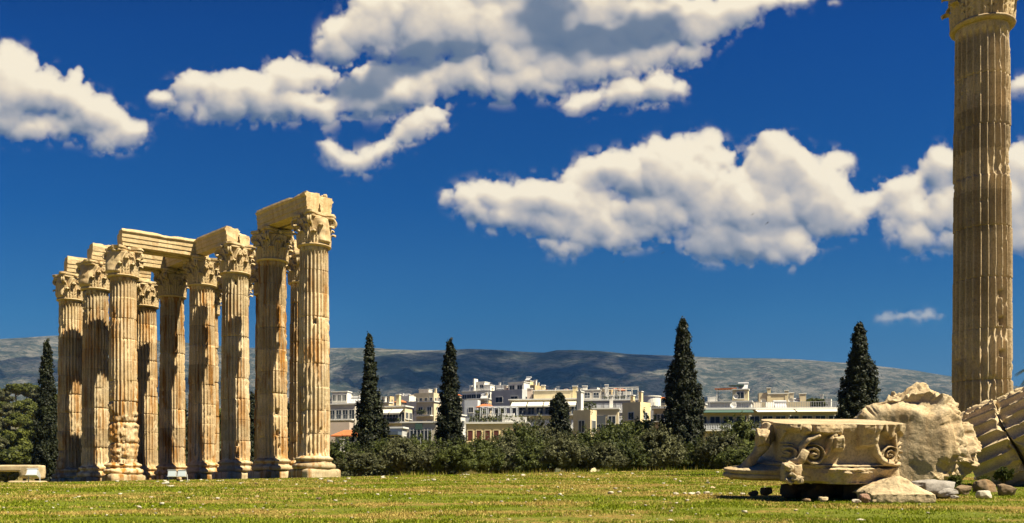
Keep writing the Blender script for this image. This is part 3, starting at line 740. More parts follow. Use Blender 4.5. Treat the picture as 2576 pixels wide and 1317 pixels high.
def shaft_mesh(seed, r0, r1, z0, z1, nth=10, nz=130, nfl=24, wear=1.0, erode=None, holes=()):
    th = np.arange(nfl*nth)/(nfl*nth)*2*np.pi
    zz = np.linspace(0, 1, nz)
    # drum joints: pairs of rings close together
    joints = np.arange(1, 9)/9.0
    zz = np.unique(np.concatenate([zz]+[[j-.0012, j, j+.0012] for j in joints])); nz = len(zz)
    TH, ZZ = np.meshgrid(th, zz)
    ent = r0+(r1-r0)*(ZZ**1.35)
    Rr = ent.copy()
    fr = (TH/(2*np.pi)*nfl) % 1.0; s = (fr-.5)*2
    fl = np.sqrt(np.clip(1-(s/.86)**2, 0, 1))
    # flutes die out at top and bottom
    endf = sstep(ZZ, .004, .022)*sstep(1-ZZ, .012, .03)
    depth = .15*r0
    X = Rr*np.cos(TH); Y = Rr*np.sin(TH); Zm = z0+ZZ*(z1-z0)
    pts = np.stack([X.ravel(), Y.ravel(), Zm.ravel()], 1)+seed*13.7
    lo = fbm(pts*.55, 3, seed).reshape(X.shape); hi = fbm(pts*np.array([2.6, 2.6, 1.8]), 4, seed+3).reshape(X.shape); vh = fbm(pts*np.array([6, 6, 4.]), 3, seed+5).reshape(X.shape)
    chip = np.clip(hi*1.6+lo*.9+vh*.9-.30+.26*(1-ZZ)**2*wear, 0, 1)*wear
    fl_d = depth*fl*endf
    ridge = 1-fl
    Rr = Rr-fl_d-ridge*np.minimum(chip*.14, depth*.7)-.02*np.clip(hi, 0, 1)
    Rr += lo*.018
    # drum offsets and joints
    dr = np.floor(ZZ*9-1e-6).astype(int); rng = np.random.RandomState(seed)
    offx = rng.normal(0, .012, 10); offy = rng.normal(0, .012, 10)
    jd = np.min(np.abs(ZZ[..., None]-joints), axis=2); Rr = np.where(jd < .0007, Rr-.03, Rr)
    # chips along the joints
    Rr -= np.exp(-(jd/.0045)**2)*np.clip(hi+.05, 0, 1)*.08*wear+np.clip(vh+hi*.6-.42, 0, 1)*.16*sstep(-ZZ, -.6, -.1)*wear
    if erode is not None:
        e = erode(ZZ, TH, lo, hi)
        ck = fbm(pts*np.array([.8, .8, 3.2]), 4, seed+9).reshape(X.shape)
        rock = ent*.93+lo*.13+hi*.09+vh*.07+.07*sstep(ck, -.1, .15)-.12*np.exp(-(ck/.035)**2)-.12*np.exp(-(jd/.006)**2)
        Rr = Rr*(1-e)+rock*e
    for (hz, ht, hs) in holes:
        d = np.maximum(np.abs((TH-ht+np.pi) % (2*np.pi)-np.pi)*r0/hs, np.abs(Zm-hz)/hs)
        Rr = np.where(d < 1, Rr-.32, Rr)
    G = np.stack([Rr*np.cos(TH)+offx[dr], Rr*np.sin(TH)+offy[dr], Zm], 2)
    a, b = G.shape[:2]; idx = np.arange(a*b).reshape(a, b); nx = np.roll(idx, -1, 1)
    F = np.stack([idx[:-1], nx[:-1], nx[1:], idx[1:]], -1).reshape(-1, 4)
    me = mesh_np('shaft', G.reshape(-1, 3), F, False); me.shade_smooth() if hasattr(me, 'shade_smooth') else None
    return me

def sheet_solid(Vf, Vb):
    """closed shell from a front and a back grid"""
    mb = MB(); mb.grid(Vf); a, b = Vf.shape[:2]; mb.grid(Vb[:, ::-1])
    o = a*b; idx = np.arange(a*b).reshape(a, b); ib = o+idx[:, ::-1]
    rim = list(idx[0, :])+list(idx[1:, -1])+list(idx[-1, -2::-1])+list(idx[-2:0:-1, 0])
    rib = list(ib[0, :])+list(ib[1:, -1])+list(ib[-1, -2::-1])+list(ib[-2:0:-1, 0])
    for i in range(len(rim)):
        j = (i+1) % len(rim); mb.F.append([rim[j], rim[i], rib[i], rib[j]])
    return mb

def acanthus_mesh(h, w, r0, curl=.17, seed=0):
    s = np.linspace(0, 1, 26)[:, None]; t = np.linspace(-1, 1, 17)[None, :]
    lob = 1-.30*np.abs(np.sin(s*np.pi*4.5))**1.6*sstep(np.abs(s+0*t), .1, .3)
    W = w*(.78+.34*np.sin(np.pi*np.clip(s, 0, 1)**.8))*(1-.72*np.clip((s-.55)/.45, 0, 1)**1.4)*lob
    y = t*W
    a = np.clip((s-.70)/.30, 0, 1)*2.7
    z = h*np.minimum(s, .70)/.70*.84+curl*np.sin(a); x = r0+.03+.10*s+curl*(1-np.cos(a))*.9
    x = x+0*t; z = z+0*t
    x = x-(y**2)/(2*r0)*.9
    rib = np.cos(t*np.pi*3.5)*.035*(.4+.6*np.abs(t))+.06*np.exp(-(t/.12)**2)-.05*np.exp(-((np.abs(t)-.32)/.12)**2)
    x = x+rib*(1-.5*s)
    z = z-.10*np.abs(t)**1.5*sstep(s+0*t, .5, 1)
    Vf = np.stack([x, y+0*s, z], 2)
    Vb = Vf.copy(); nx = np.cos(np.minimum(a, 2.2))+0*t; nz = -np.sin(np.minimum(a, 2.2))+0*t
    th = .055*(1-.4*s)
    Vb[..., 0] -= th*np.where(nx > 0, nx, nx); Vb[..., 2] += -th*nz*0.6
    return sheet_solid(Vf, Vb).mesh('acanthus_leaf', True)

def volute_mesh():
    mb = MB()
    for sgn in (-1, 1):
        u = np.linspace(0, 1, 10); st = np.stack([.92+.30*u**1.5, np.full(10, sgn*.13)*(1-.45*u), .85+.70*u], 1)
        al = np.linspace(0, 2.0*2*np.pi, 34); rr = .235*(1-al/al[-1])**.8+.02
        cx, cz = 1.22, 1.335+.235
        sp = np.stack([cx+.0+rr*np.sin(al)+.0, np.full(34, sgn*.075), cz-.02+rr*np.cos(al)], 1)
        st[-1] = sp[0]-np.array([.05, 0, .02]); st[-2] = st[-1]-np.array([.08, 0, .07])
        path = np.concatenate([st, sp]); rad = np.concatenate([np.linspace(.06, .075, 10), np.linspace(.075, .04, 34)])
        mb.tube(path, rad, 7)
    # web between the two scrolls
    mb.box((1.20, 0, 1.50), (.34, .10, .34))
    return mb.mesh('volute', True)

def helix_mesh():
    mb = MB()
    for sgn in (-1, 1):
        u = np.linspace(0, 1, 9); al = np.linspace(0, 1.7*2*np.pi, 26); rr = .15*(1-al/al[-1])**.8+.015
        sp = np.stack([np.full(26, 1.03), sgn*(.20-rr*np.sin(al)), 1.52+rr*np.cos(al)], 1)
        st = np.stack([.98+.05*u, sgn*(.52-.32*u**1.4), .98+(1.67-.98)*u], 1)
        mb.tube(np.concatenate([st[:-1], sp]), np.r_[np.linspace(.05, .055, 8), np.linspace(.055, .03, 26)], 6)
    # the flower on the middle of the abacus
    mb.lathe([(.02, -.1), (.13, -.08), (.16, 0), (.10, .07), (.02, .09)], 10)
    mb.V[-1] = np.stack([mb.V[-1][:, 2]+1.12, mb.V[-1][:, 1], mb.V[-1][:, 0]+1.93], 1)
    return mb.mesh('helix', True)

def abacus_mesh(seed, corner=1.50, mid=1.0, z0=1.76, z1=2.15, wear=.05):
    n = 96; th = np.arange(n)/n*2*np.pi
    k = np.abs(np.cos(2*(th)))            # corners at multiples of 90 deg from 0
    rad = mid+(corner-mid)*np.clip((k-.05)/.95, 0, 1)**3.0
    rad = np.minimum(rad, corner*.97)
    prof = [(.84, 0), (.97, .02), (.985, .04), (.985, .14), (.95, .15), (.955, .17), (1.02, .22), (1.035, .23), (1.035, .375), (1.02, .39), (.6, .40), (.2, .40)]
    rows = []
    for f, dz in prof:
        zz = z0+dz/.40*(z1-z0); r = rad*f
        p = np.stack([r*np.cos(th), r*np.sin(th), np.full(n, zz)], 1)
        d = fbm(p*2.2+seed*5, 4, seed); d2 = np.clip(fbm(p*1.0+seed*9, 3, seed+2)-.1, 0, 1)
        p[:, :2] *= (1+wear*d-d2*wear*5)[:, None]; p[:, 2] += d*wear*.4
        rows.append(p)
    mb = MB(); mb.grid(np.array(rows), True)
    mb.F.append(list(range(n))[::-1]); mb.F.append([(len(prof)-1)*n+i for i in range(n)])
    return mb.mesh('abacus', False)

LEAF_LOW = acanthus_mesh(.80, .36, 1.0, .15); LEAF_HIGH = acanthus_mesh(1.28, .36, .98, .17)
VOLUTE = volute_mesh(); HELIX = helix_mesh()

def capital(parent, z, seed, mat, broken=None, brk_w=1.0, scale=1.0):
    """broken: direction (column coordinates) whose carving has been lost"""
    n = 72; th = np.arange(n)/n*2*np.pi
    prof = [(.95, -.06), (1.02, -.05), (1.10, .0), (1.12, .05), (1.08, .10), (.99, .12), (.94, .14), (.93, .5), (.94, .9), (.99, 1.3), (1.06, 1.6), (1.10, 1.75), (.85, 1.78)]
    dense = []
    for (a, b) in zip(prof[:-1], prof[1:]):
        k = 2 if abs(b[1]-a[1]) < .2 else 5
        for q in range(k): dense.append((a[0]+(b[0]-a[0])*q/k, a[1]+(b[1]-a[1])*q/k))
    dense.append(prof[-1])
    rows = []
    for r, zz in dense:
        rad = np.full(n, r)
        p = np.stack([rad*np.cos(th), rad*np.sin(th), np.full(n, zz)], 1)
        nz = fbm(p*3+seed*11, 4, seed)
        rad = rad+nz*.02
        if broken is not None:
            dd = np.abs((th-broken+np.pi) % (2*np.pi)-np.pi); f = sstep(-dd, -brk_w-.15, -brk_w+.1)*sstep(zz, .1, .3)
            rk = 1.14+.06*math.sin(zz*2.6)+.16*fbm(p*1.3+seed*3, 4, seed+7)+.05*fbm(p*4+seed, 3, seed+8)
            rad = rad*(1-f)+rk*f
        rows.append(np.stack([rad*np.cos(th), rad*np.sin(th), np.full(n, zz)], 1))
    mb = MB(); mb.grid(np.array(rows), True); mb.F.append([(len(rows)-1)*n+i for i in range(n)]); mb.F.append(list(range(n))[::-1])
    c = link('capital', mb.mesh('capital', True), mat, parent, (0, 0, z)); c.scale = (scale,)*3
    def ok(a, w=.12): return broken is None or abs((a-broken+math.pi) % (2*math.pi)-math.pi) > brk_w-w
    link('abacus', abacus_mesh(seed, wear=.05 if broken is None else .08), mat, c, rot=(0, 0, ROW_ANG+math.pi/4))
    for k in range(8):
        a = k*math.pi/4+.2
        if ok(a): link('acanthus_leaf', LEAF_LOW, mat, c, (0, 0, .10), (0, 0, a))
        a += math.pi/8
        if ok(a): link('acanthus_leaf', LEAF_HIGH, mat, c, (0, 0, .10), (0, 0, a))
    for k in range(4):
        a = ROW_ANG+math.pi/4+k*math.pi/2
        if ok(a): link('volute', VOLUTE, mat, c, (0, 0, 0), (0, 0, a))
        a += math.pi/4
        if ok(a): link('helix', HELIX, mat, c, (0, 0, 0), (0, 0, a))
    return c

def column(loc, label, seed, mat, capmat=None, group='standing columns of the temple group', broken=None, brk_w=1.0, wear=1.0, erode=None, holes=(), res=(10, 130), base_wear=.05, H=17.25, r0=1.05, r1=.93, plinth_h=.62):
    t = thing('temple_column', loc, label, 'column', group)
    capmat = capmat or M['stone_capital']
    V, F = rough_block((2.55, 2.55, plinth_h+.3), seed, .16, base_wear*2.2, 1.1, (16, 16, 7), chip=base_wear*2)
    V[:, 2] += plinth_h/2-.15
    link('plinth', mesh_np('plinth', V, F, True), mat, t, rot=(0, 0, ROW_ANG))
    prof = [(1.22, .60), (1.36, .64), (1.41, .74), (1.40, .86), (1.32, .95), (1.22, .97), (1.17, 1.02), (1.14, 1.10), (1.17, 1.17), (1.24, 1.19), (1.27, 1.25), (1.25, 1.32), (1.17, 1.36), (1.10, 1.40), (1.03, 1.46)]
    n = 64; th = np.arange(n)/n*2*np.pi; rows = []
    for r, z in prof:
        p = np.stack([np.full(n, r)*np.cos(th), r*np.sin(th), np.full(n, z)], 1)
        d = fbm(p*1.6+seed*4.4, 4, seed+1)*base_wear-np.clip(fbm(p*.9+seed*2.2, 3, seed+4)-.05, 0, 1)*base_wear*6
        rr = r+d; rows.append(np.stack([rr*np.cos(th), rr*np.sin(th), np.full(n, z)], 1))
    mb = MB(); mb.grid(np.array(rows), True); mb.F.append([(len(rows)-1)*n+i for i in range(n)])
    link('base', mb.mesh('base', True), mat, t)
    zc = H-2.15
    link('shaft', shaft_mesh(seed, r0, r1, 1.36, zc-.04, res[0], res[1], wear=wear, erode=erode, holes=holes), mat, t)
    capital(t, zc, seed, capmat, broken, brk_w)
    return t

def A(k): return np.array([-12.98-3.70*k, 61.5+3.8*k])
OB = np.array([-4.65, -3.6]); OC = np.array([4.15, 3.6])
def base_z(xy): return gz(xy[0], xy[1])-.02
COLS = {}
def build_columns():
    S, ST = M['stone'], M['stone_stained']
    ta = ['tallest fully lit temple column at the end of the row nearest the olive trees, carrying the highest beam',
          'column standing under the far end of the highest beam, left half in shadow',
          'lit column under the beam end that has a rounded stone stub beside it, with thin wide abacus',
          'shaded column at the corner where the stepped cross beam meets the front row',
          'column with dark shaded capital under the lower cross beam, second from the far end of its row',
          'thinnest looking lit column half hidden behind the battered one, with crisp small capital']
    cam_ang = lambda xy: math.atan2(-xy[1], -xy[0])
    for k in range(6):
        xy = A(k); h = []
        ca = cam_ang(xy)
        if k == 1: h = [(4.6, ca+.35, .16), (3.2, ca+.37, .15), (2.25, ca+.52, .13)]
        if k == 2: h = [(2.6, ca+.15, .15), (1.75, ca+.12, .15), (14.4, ca+.05, .16)]
        if k == 0: h = [(3.1, ca+.5, .13), (10.2, ca+.05, .15)]
        kw = dict(broken=ca+.75, brk_w=.45) if k == 0 else {}
        mat = S if k in (0, 2) else ST
        COLS['A%d' % k] = column((xy[0], xy[1], base_z(xy)), ta[k], 100+k, mat, holes=h, wear=1.0, base_wear=.035, **kw)
    tb = ['battered column whose lowest drums have lost their flutes and look like rough rock',
          'column with a broken left side of its capital and a capital-shaped shadow across the middle, between two others',
          'outermost column of the temple beside the dark cypress, with a capital-shaped shadow on its shaft']
    for k in range(3):
        xy = A(3+k)+OB; ca = cam_ang(xy); er = None
        if k == 0:
            er = lambda Z, T, lo, hi: np.clip(sstep(-Z+lo*.10, -.315, -.275)+sstep(-np.abs((T-(ca-1.2)+np.pi) % (2*np.pi)-np.pi)+lo*.3, -.55, -.35)*sstep(-Z, -.48, -.40), 0, 1)
        if k == 1: er = lambda Z, T, lo, hi: sstep(-np.abs((T-(ca-1.45)+np.pi) % (2*np.pi)-np.pi)+lo*.5, -.7, -.5)*sstep(Z, .8, .9)
        if k == 2: er = lambda Z, T, lo, hi: sstep(-np.abs((T-(ca-1.3)+np.pi) % (2*np.pi)-np.pi)+lo*.5, -.9, -.6)*sstep(-Z, -.22, -.15)
        COLS['B%d' % k] = column((xy[0], xy[1], base_z(xy)-(.1 if k else 0)), tb[k], 120+k, ST if k == 0 else S, broken=ca-1.05, brk_w=(.85, .75, .5)[k], erode=er, base_wear=(.11, .06, .05)[k], holes=[(1.5, ca, .05)])
    tc = {2: 'column of the back row half hidden behind the tallest lit column, its edge showing at the left', 3: 'column of the back row hidden behind the shadowed column under the high beam, only its scrolls showing',
          4: 'column of the back row behind the lit middle column, dark capital scrolls showing at the right', 5: 'last column of the back row, a narrow brown strip beside the shaded corner column'}
    for k in (2, 3, 4, 5):
        xy = A(k)+OC
        COLS['C%d' % k] = column((xy[0], xy[1], base_z(xy)), tc[k], 140+k, ST, res=(8, 100))
build_columns()

# ------------------------------------------------------------------ architrave beams
def beam(name, label, p0, p1, top_z, H=1.25, W=1.05, seed=1, off=0.0, ends=(.0, .0), rounded=False, crown=True, nl=46, mat=None, rough=.03):
    """long stone beam with three stepped bands, from p0 to p1 (ground plan), its foot at top_z"""
    p0 = np.array(p0, float); p1 = np.array(p1, float); d = p1-p0; L = np.linalg.norm(d); d /= L; nrm = np.array([-d[1], d[0]])
    h = W/2
    side = [(0, h-.10), (.28, h-.10), (.30, h-.045), (.60, h-.045), (.62, h), (.90, h), (.92, h+.05), (1.0, h+.10), (1.06, h+.11), (1.10, h+.02), (1.25, h-.02)] if crown else [(0, h-.06), (.3, h-.06), (.32, h-.02), (.62, h-.02), (.64, h+.02), (1.0, h+.03), (1.25, h-.03)]
    pr = [(x, z*H/1.25) for z, x in side]; loop = []
    full = pr+[(-x, z) for x, z in pr[::-1]]
    # finer outline
    m = len(full)
    for i in range(m):
        a = full[i]; b = full[(i+1) % m]; k = max(1, int(math.hypot(b[0]-a[0], b[1]-a[1])/.12))
        for q in range(k): loop.append((a[0]+(b[0]-a[0])*q/k, a[1]+(b[1]-a[1])*q/k))
    loop = np.array(loop); n = len(loop); s = np.linspace(-ends[0], L+ends[1], nl); rows = []
    for i, si in enumerate(s):
        c = loop.copy()
        if rounded: c = c*np.array([1, 1-.25*sstep(abs(i/(nl-1)-.5), .2, .5)])
        P3 = np.stack([np.full(n, si), c[:, 0], c[:, 1]], 1)
        dn = fbm(P3*1.3+seed*7, 4, seed)*rough; chipn = np.clip(fbm(P3*.8+seed*3.1, 4, seed+2)-.12, 0, 1)*rough*7
        top = sstep(c[:, 1], H*.8, H); f = 1+(dn-chipn*(.35+.9*top))/np.maximum(np.linalg.norm(c-np.array([0, H/2]), axis=1), .2)
        c2 = (c-np.array([0, H/2]))*f[:, None]+np.array([0, H/2])
        endn = fbm(np.stack([c[:, 0]*1.5, c[:, 1]*1.5, np.full(n, seed+si*0)], 1), 3, seed+5)*.10
        ss = si+(endn if i in (0, nl-1) else 0)
        xy = p0+d*np.array([1.0])*0
        X = p0[0]+d[0]*ss+nrm[0]*(c2[:, 0]+off); Y = p0[1]+d[1]*ss+nrm[1]*(c2[:, 0]+off)
        rows.append(np.stack([X+0*c2[:, 0], Y+0*c2[:, 0], top_z+c2[:, 1]], 1))
    G = np.array(rows); org = np.array([p0[0], p0[1], top_z]); G = G-org
    mb = MB(); mb.grid(G, True); mb.F.append(list(range(n))[::-1]); mb.F.append([(nl-1)*n+i for i in range(n)])
    me = mb.mesh(name); 
    o = link(name, me, mat or M['stone_beam'], loc=org.tolist())
    tag(o, label, 'stone beam', 'architrave beams of the temple group'); return o

def build_beams():
    T = lambda k: COLS[k].location[2]+17.26
    P2 = lambda k: np.array(COLS[k].location[:2])
    g = 'architrave_beam'
    zt = (T('A0')+T('A1'))/2
    beam(g, 'highest beam, outer block resting on the tallest column and the shadowed column beside it', P2('A0'), P2('A1'), zt, 1.28, 1.02, 11, .53, (.7, .35))
    b = beam(g, 'inner block of the highest beam, its end patched with small rubble stones', P2('A0'), P2('A1'), zt, 1.18, .98, 12, -.52, (.6, .5), rough=.05)
    # rubble on top of the highest beam
    rng = np.random.RandomState(4); dA = (P2('A1')-P2('A0')); dA /= np.linalg.norm(dA); nA = np.array([-dA[1], dA[0]])
    for i in range(16):
        V, F = rough_block((rng.uniform(.22, .4), rng.uniform(.2, .34), rng.uniform(.16, .26)), 300+i, .05, .03, 3, (4, 4, 3))
        q = P2('A0')+dA*rng.uniform(-.45, 1.6)+nA*rng.uniform(-.75, .35)
        o = link('rubble_stone', mesh_np('rubble_stone', V, F, True), M['stone_pale'], loc=(q[0], q[1], zt+1.27+rng.uniform(-.02, .06)), rot=(0, 0, rng.uniform(0, 3)))
        tag(o, 'small rubble stone bedded on top of the highest beam', 'stone', 'rubble on the highest beam')
    beam(g, 'beam of the front row ending over the lit middle column, with a square broken end', P2('A2'), P2('A3'), (T('A2')+T('A3'))/2, 1.22, 1.0, 13, .53, (.55, .2))
    dB = (P2('A3')-P2('A2')); dB /= np.linalg.norm(dB)
    beam('beam_stub', 'short rounded stub of a beam left standing beside the square beam end', P2('A2'), P2('A2')+dB*1.5, T('A2'), 1.08, .78, 14, -.56, (.35, .2), rounded=True, crown=False, nl=14, rough=.08)
    beam(g, 'beam between the corner column and the dark capital behind it in the front row', P2('A3')+dB*.9, P2('A4'), (T('A3')+T('A4'))/2, 1.18, 1.0, 15, .53, (0, .4))
    beam(g, 'inner beam behind the corner column along the front row, mostly hidden', P2('A3')+dB*.9, P2('A4'), (T('A3')+T('A4'))/2, 1.15, .98, 16, -.52, (0, .4))
    dX = P2('B0')-P2('A3'); dX /= np.linalg.norm(dX)
    for (a, b_, lab1, lab2, sd_, e) in (('A3', 'B0', 'upper cross beam with three stepped bands, sunlit, from the corner column to the battered column', 'hidden back half of the upper stepped cross beam', 21, .3),
                               ('A4', 'B1', 'middle cross beam behind the battered capital, sunlit, ending at the dark shaded capital', 'hidden back half of the middle cross beam', 23, .5),
                               ('A5', 'B2', 'lowest cross beam over the outermost column at the far end of the temple', 'hidden back half of the lowest cross beam', 25, .5)):
        st = .62 if a == 'A3' else -.2
        p0 = P2(a)+dX*st
        beam(g, lab1, p0, P2(b_), (T(a)+T(b_))/2, 1.24, 1.0, sd_, .53, (0, e), crown=(a == 'A3'), rough=.03 if a == 'A3' else .055)
        beam(g, lab2, p0, P2(b_), (T(a)+T(b_))/2, 1.15, .96, sd_+1, -.52, (0, e-.15), crown=False)
    for (a, b_, lab, sd_) in (('C2', 'C3', 'back row beam glimpsed between the two columns under the highest beam', 31), ('C3', 'C4', 'back row beam glimpsed between the lit middle column and the shadowed one', 33), ('C4', 'C5', 'back row beam glimpsed beneath the front beam between the corner column and the lit middle column', 35)):
        beam(g, lab, P2(a), P2(b_), (T(a)+T(b_))/2, 1.2, 1.9, sd_, 0, (.35 if a == 'C2' else 0, 0.0 if b_ != 'C5' else .5))
build_beams()

# the column standing apart at the right
def build_lone():
    Y = 35.0; x = (2471-CX)/FPX*Y
    HT = 20.4; zb = (HY-72)/FPX*Y-(HT-2.15)-.04
    ca = math.atan2(-Y, -x)
    t = column((x, Y, zb), 'huge lone fluted column behind the fallen drums, its top cut off by the frame', 177, M['stone_grey'], M['stone_grey'], group=None, res=(14, 280), wear=.8, r0=1.045, r1=.925, H=HT,
               holes=[(8.2, ca+.78, .13), (7.2, ca+.80, .14), (6.05, ca+.82, .14), (4.4, ca+.82, .12)])
build_lone()
# ------------------------------------------------------------------ fallen stones in the foreground
def boulder(size, seed, amp=.15, res=(16, 14, 12), rnd=.55):
    """broken stone: a rounded lump cut by random flat faces"""
    V, F = box_grid(*res); S = V/np.linalg.norm(V, axis=1)[:, None]; B = V*.78
    V = B*(1-rnd)+S*rnd*1.05
    rng = np.random.RandomState(seed)
    for i in range(9):
        n = rng.normal(0, 1, 3); n /= np.linalg.norm(n); dcut = rng.uniform(.62, .9); k = V@n
        V = V-np.outer(np.maximum(k-dcut, 0)*.92, n)
    d = fbm(S*2.2+seed*3.7, 5, seed)*amp+fbm(S*6+seed, 3, seed+2)*amp*.3
    V = V+S*d[:, None]
    ext = V.max(0)-V.min(0); V = (V-(V.max(0)+V.min(0))/2)/ext*np.array(size)
    return V, F

def spiral_relief(a, b, ca, cb, rad, turns=2.3, hand=1, start=0.0, wid=.55):
    """height 0..1 of a carved scroll in flat coordinates a, b"""
    da, db = (a-ca)*hand, b-cb; rho = np.hypot(da, db); al = np.arctan2(db, da)+start
    pitch = rad/turns; ph = (rho/pitch-al/(2*np.pi)) % 1.0
    ridge = sstep(-np.abs(ph-.5), -.5*wid-.08, -.5*wid+.10)
    return ridge*sstep(-rho, -rad*1.02, -rad*.93)*(.75+.25*(rho/rad))+sstep(-rho, -rad*.2, -rad*.1)

def stroke(a, b, pts, w):
    """height 0..1 of a raised band along a polyline"""
    h = np.zeros_like(a); pts = np.array(pts, float)
    for p, q in zip(pts[:-1], pts[1:]):
        d = q-p; t = np.clip(((a-p[0])*d[0]+(b-p[1])*d[1])/(d@d), 0, 1)
        dist = np.hypot(a-p[0]-t*d[0], b-p[1]-t*d[1]); h = np.maximum(h, np.sqrt(np.clip(1-(dist/w)**2, 0, 1)))
    return h

def build_fallen_capital():
    Y = 15.5; K = Y/FPX; cx = 2072
    loc = P(cx, 1202, Y)
    t = thing('fallen_capital', loc, 'carved capital block lying upside down on the grass with scrolls and a flat sawn top', 'carved stone')
    t.rotation_euler = (R(6.3), 0, 0)
    H = 141*K
    nth, nz = 720, 190
    TH, ZZ = np.meshgrid(np.arange(nth)/nth*2*np.pi, np.linspace(0, 1, nz)); z = ZZ*H
    # abacus outline: hollow sides, points at about 183, 273 (broken), 3 (broken), 93 degrees
    ang = TH-R(186)
    k = np.abs(np.cos(2*ang)); corner = np.where(np.cos(ang) > .7, 1.70, np.where(np.cos(ang-R(90)) > .7, 1.22, np.where(np.cos(ang-R(180)) > .7, 1.14, 1.6)))
    ab = 1.02+(corner-1.02)*np.clip((k-.02)/.98, 0, 1)**3.4
    bell = .96+.04*sstep(ZZ, .35, 1.0)-.03*np.sin(np.pi*np.clip(ZZ, 0, 1))
    lipz = .17/H
    # body of the block: flattish front, rounded corners, a little wider on the right
    ct, sn = np.cos(TH[0]), np.sin(TH[0]); lo_, hi_ = np.zeros(nth), np.full(nth, 3.0)
    for _ in range(40):
        mid_ = (lo_+hi_)/2; ins = np.abs((mid_*ct-.05)/.99)**4.2+np.abs(mid_*sn/.98)**4.2 < 1; lo_ = np.where(ins, mid_, lo_); hi_ = np.where(ins, hi_, mid_)
    bell = lo_[None, :]*(1-.05*np.sin(np.pi*np.clip(ZZ, 0, 1))+0*TH)
    f = np.where(ZZ < lipz, 1.0, (1-np.clip((ZZ-lipz)/(.42-lipz), 0, 1))**2.6)
    Rr = bell*(1-f)+np.maximum(ab, bell)*f
    Rr = Rr*(1-.10*(1-sstep(ZZ, 0, .05)))
    groove = np.exp(-((ZZ-lipz*.62)/.012)**2); Rr -= groove*.035*sstep(ab, 1.05, 1.25)
    # second moulding ledge at the foot of the bell
    Rr += .05*sstep(ZZ, .27, .285)*sstep(-ZZ, -.335, -.32)
    a = bell*np.cos(TH); b = z       # a: metres across the front
    rel = np.zeros_like(a)
    def add(h, amp):
        nonlocal rel
        rel = np.maximum(rel, h*amp)
    S = lambda px, py: ((px-cx)*K, (1217-py)*K-.02)
    # scrolls: pair at the left, pair at the right
    for (px, py, rad, hand, st, am) in ((1996, 1144, .165, 1, 2.2, .17), (1947, 1142, .145, -1, 2.2, .15), (2178, 1145, .145, -1, 1.0, .17), (2216, 1140, .15, 1, 1.0, .14)):
        c = S(px, py); add(spiral_relief(a, b, c[0], c[1], rad, 2.0, hand, st), am)
    # stems
    add(stroke(a, b, [S(1962, 1178), S(1972, 1150), S(1974, 1126), S(1984, 1110), S(2004, 1100)], .045), .17)
    add(stroke(a, b, [S(2024, 1146), S(2032, 1128), S(2034, 1108), S(2044, 1098)], .05), .16)
    add(stroke(a, b, [S(1934, 1150), S(1930, 1120), S(1936, 1094)], .05), .17)
    add(stroke(a, b, [S(2196, 1160), S(2194, 1128), S(2190, 1098)], .05), .15)
    add(stroke(a, b, [S(2152, 1068), S(2141, 1092), S(2139, 1118), S(2148, 1142), S(2164, 1160), S(2184, 1166)], .065), .18)
    add(stroke(a, b, [S(2224, 1152), S(2231, 1118), S(2228, 1090), S(2218, 1072)], .06), .13)
    # leaf lumps at the top edge
    def lump(px0, px1, py0, py1, amp):
        p0 = S(px0, py1); p1 = S(px1, py0); sx = sstep(a, p0[0]-.03, p0[0]+.04)*sstep(-a, -p1[0]-.03, -p1[0]+.04); sy = sstep(b, p0[1]-.03, p0[1]+.05)*sstep(-b, -p1[1]-.02, -p1[1]+.03)
        add(sx*sy, amp)
    lump(1922, 1968, 1064, 1092, .15); lump(1972, 1990, 1076, 1096, .18); lump(1993, 2062, 1063, 1098, .14); lump(2036, 2066, 1100, 1134, .22)
    lump(2103, 2140, 1064, 1128, .17)
    p0 = S(2158, 1102); p1 = S(2224, 1062); rib = .5+.5*np.cos((a-p0[0])/(p1[0]-p0[0])*2*np.pi*3)
    sx = sstep(a, p0[0]-.02, p0[0]+.03)*sstep(-a, -p1[0]-.02, -p1[0]+.03); low = p0[1]+.05*np.cos((a-p0[0])/(p1[0]-p0[0])*np.pi*3)
    add(sx*sstep(b-low, -.02, .05)*(.68+.32*rib), .17)
    rel = rel*(.80+.35*fbm(np.stack([a.ravel()*3, b.ravel()*3, a.ravel()*0], 1), 4, 55).reshape(a.shape))
    rel = rel*sstep(-np.sin(TH), .30, .62)
    X = Rr*np.cos(TH); Yy = Rr*np.sin(TH)
    pts = np.stack([X.ravel(), Yy.ravel(), z.ravel()], 1)
    n1 = fbm(pts*1.6, 5, 41).reshape(X.shape); n2 = fbm(pts*6, 4, 42).reshape(X.shape); n3 = fbm(pts*2.6+30, 4, 43).reshape(X.shape)
    Rr = Rr+n1*.045+n2*.022+n3*.02
    # broken away: the front point of the abacus, a wide scar at the lower right
    scar = sstep(-np.abs(TH-R(285)), -R(36), -R(26))*sstep(-ZZ, -.34, -.30)
    Rr = Rr*(1-scar)+np.where(ZZ < .30, np.minimum(np.maximum(ab, bell), 1.00+.09*n3+.14*sstep(ZZ, .0, .30)+.05*n2-.22*sstep(ZZ+.05*n3, .24, .29)), Rr)*scar
    Rr = Rr-np.clip(n3-.25, 0, 1)*.22*sstep(ZZ, .55, .8)
    # chipped top rim
    Rr = Rr-sstep(ZZ, .93, 1.0)*np.clip(n3+.1, 0, 1)*.10
    zt = z+n1*.012*sstep(-ZZ, -.97, -.9)
    G = np.stack([Rr*np.cos(TH), Rr*np.sin(TH)-rel*(1-.9*scar), zt], 2)
    mb_rows = [G]
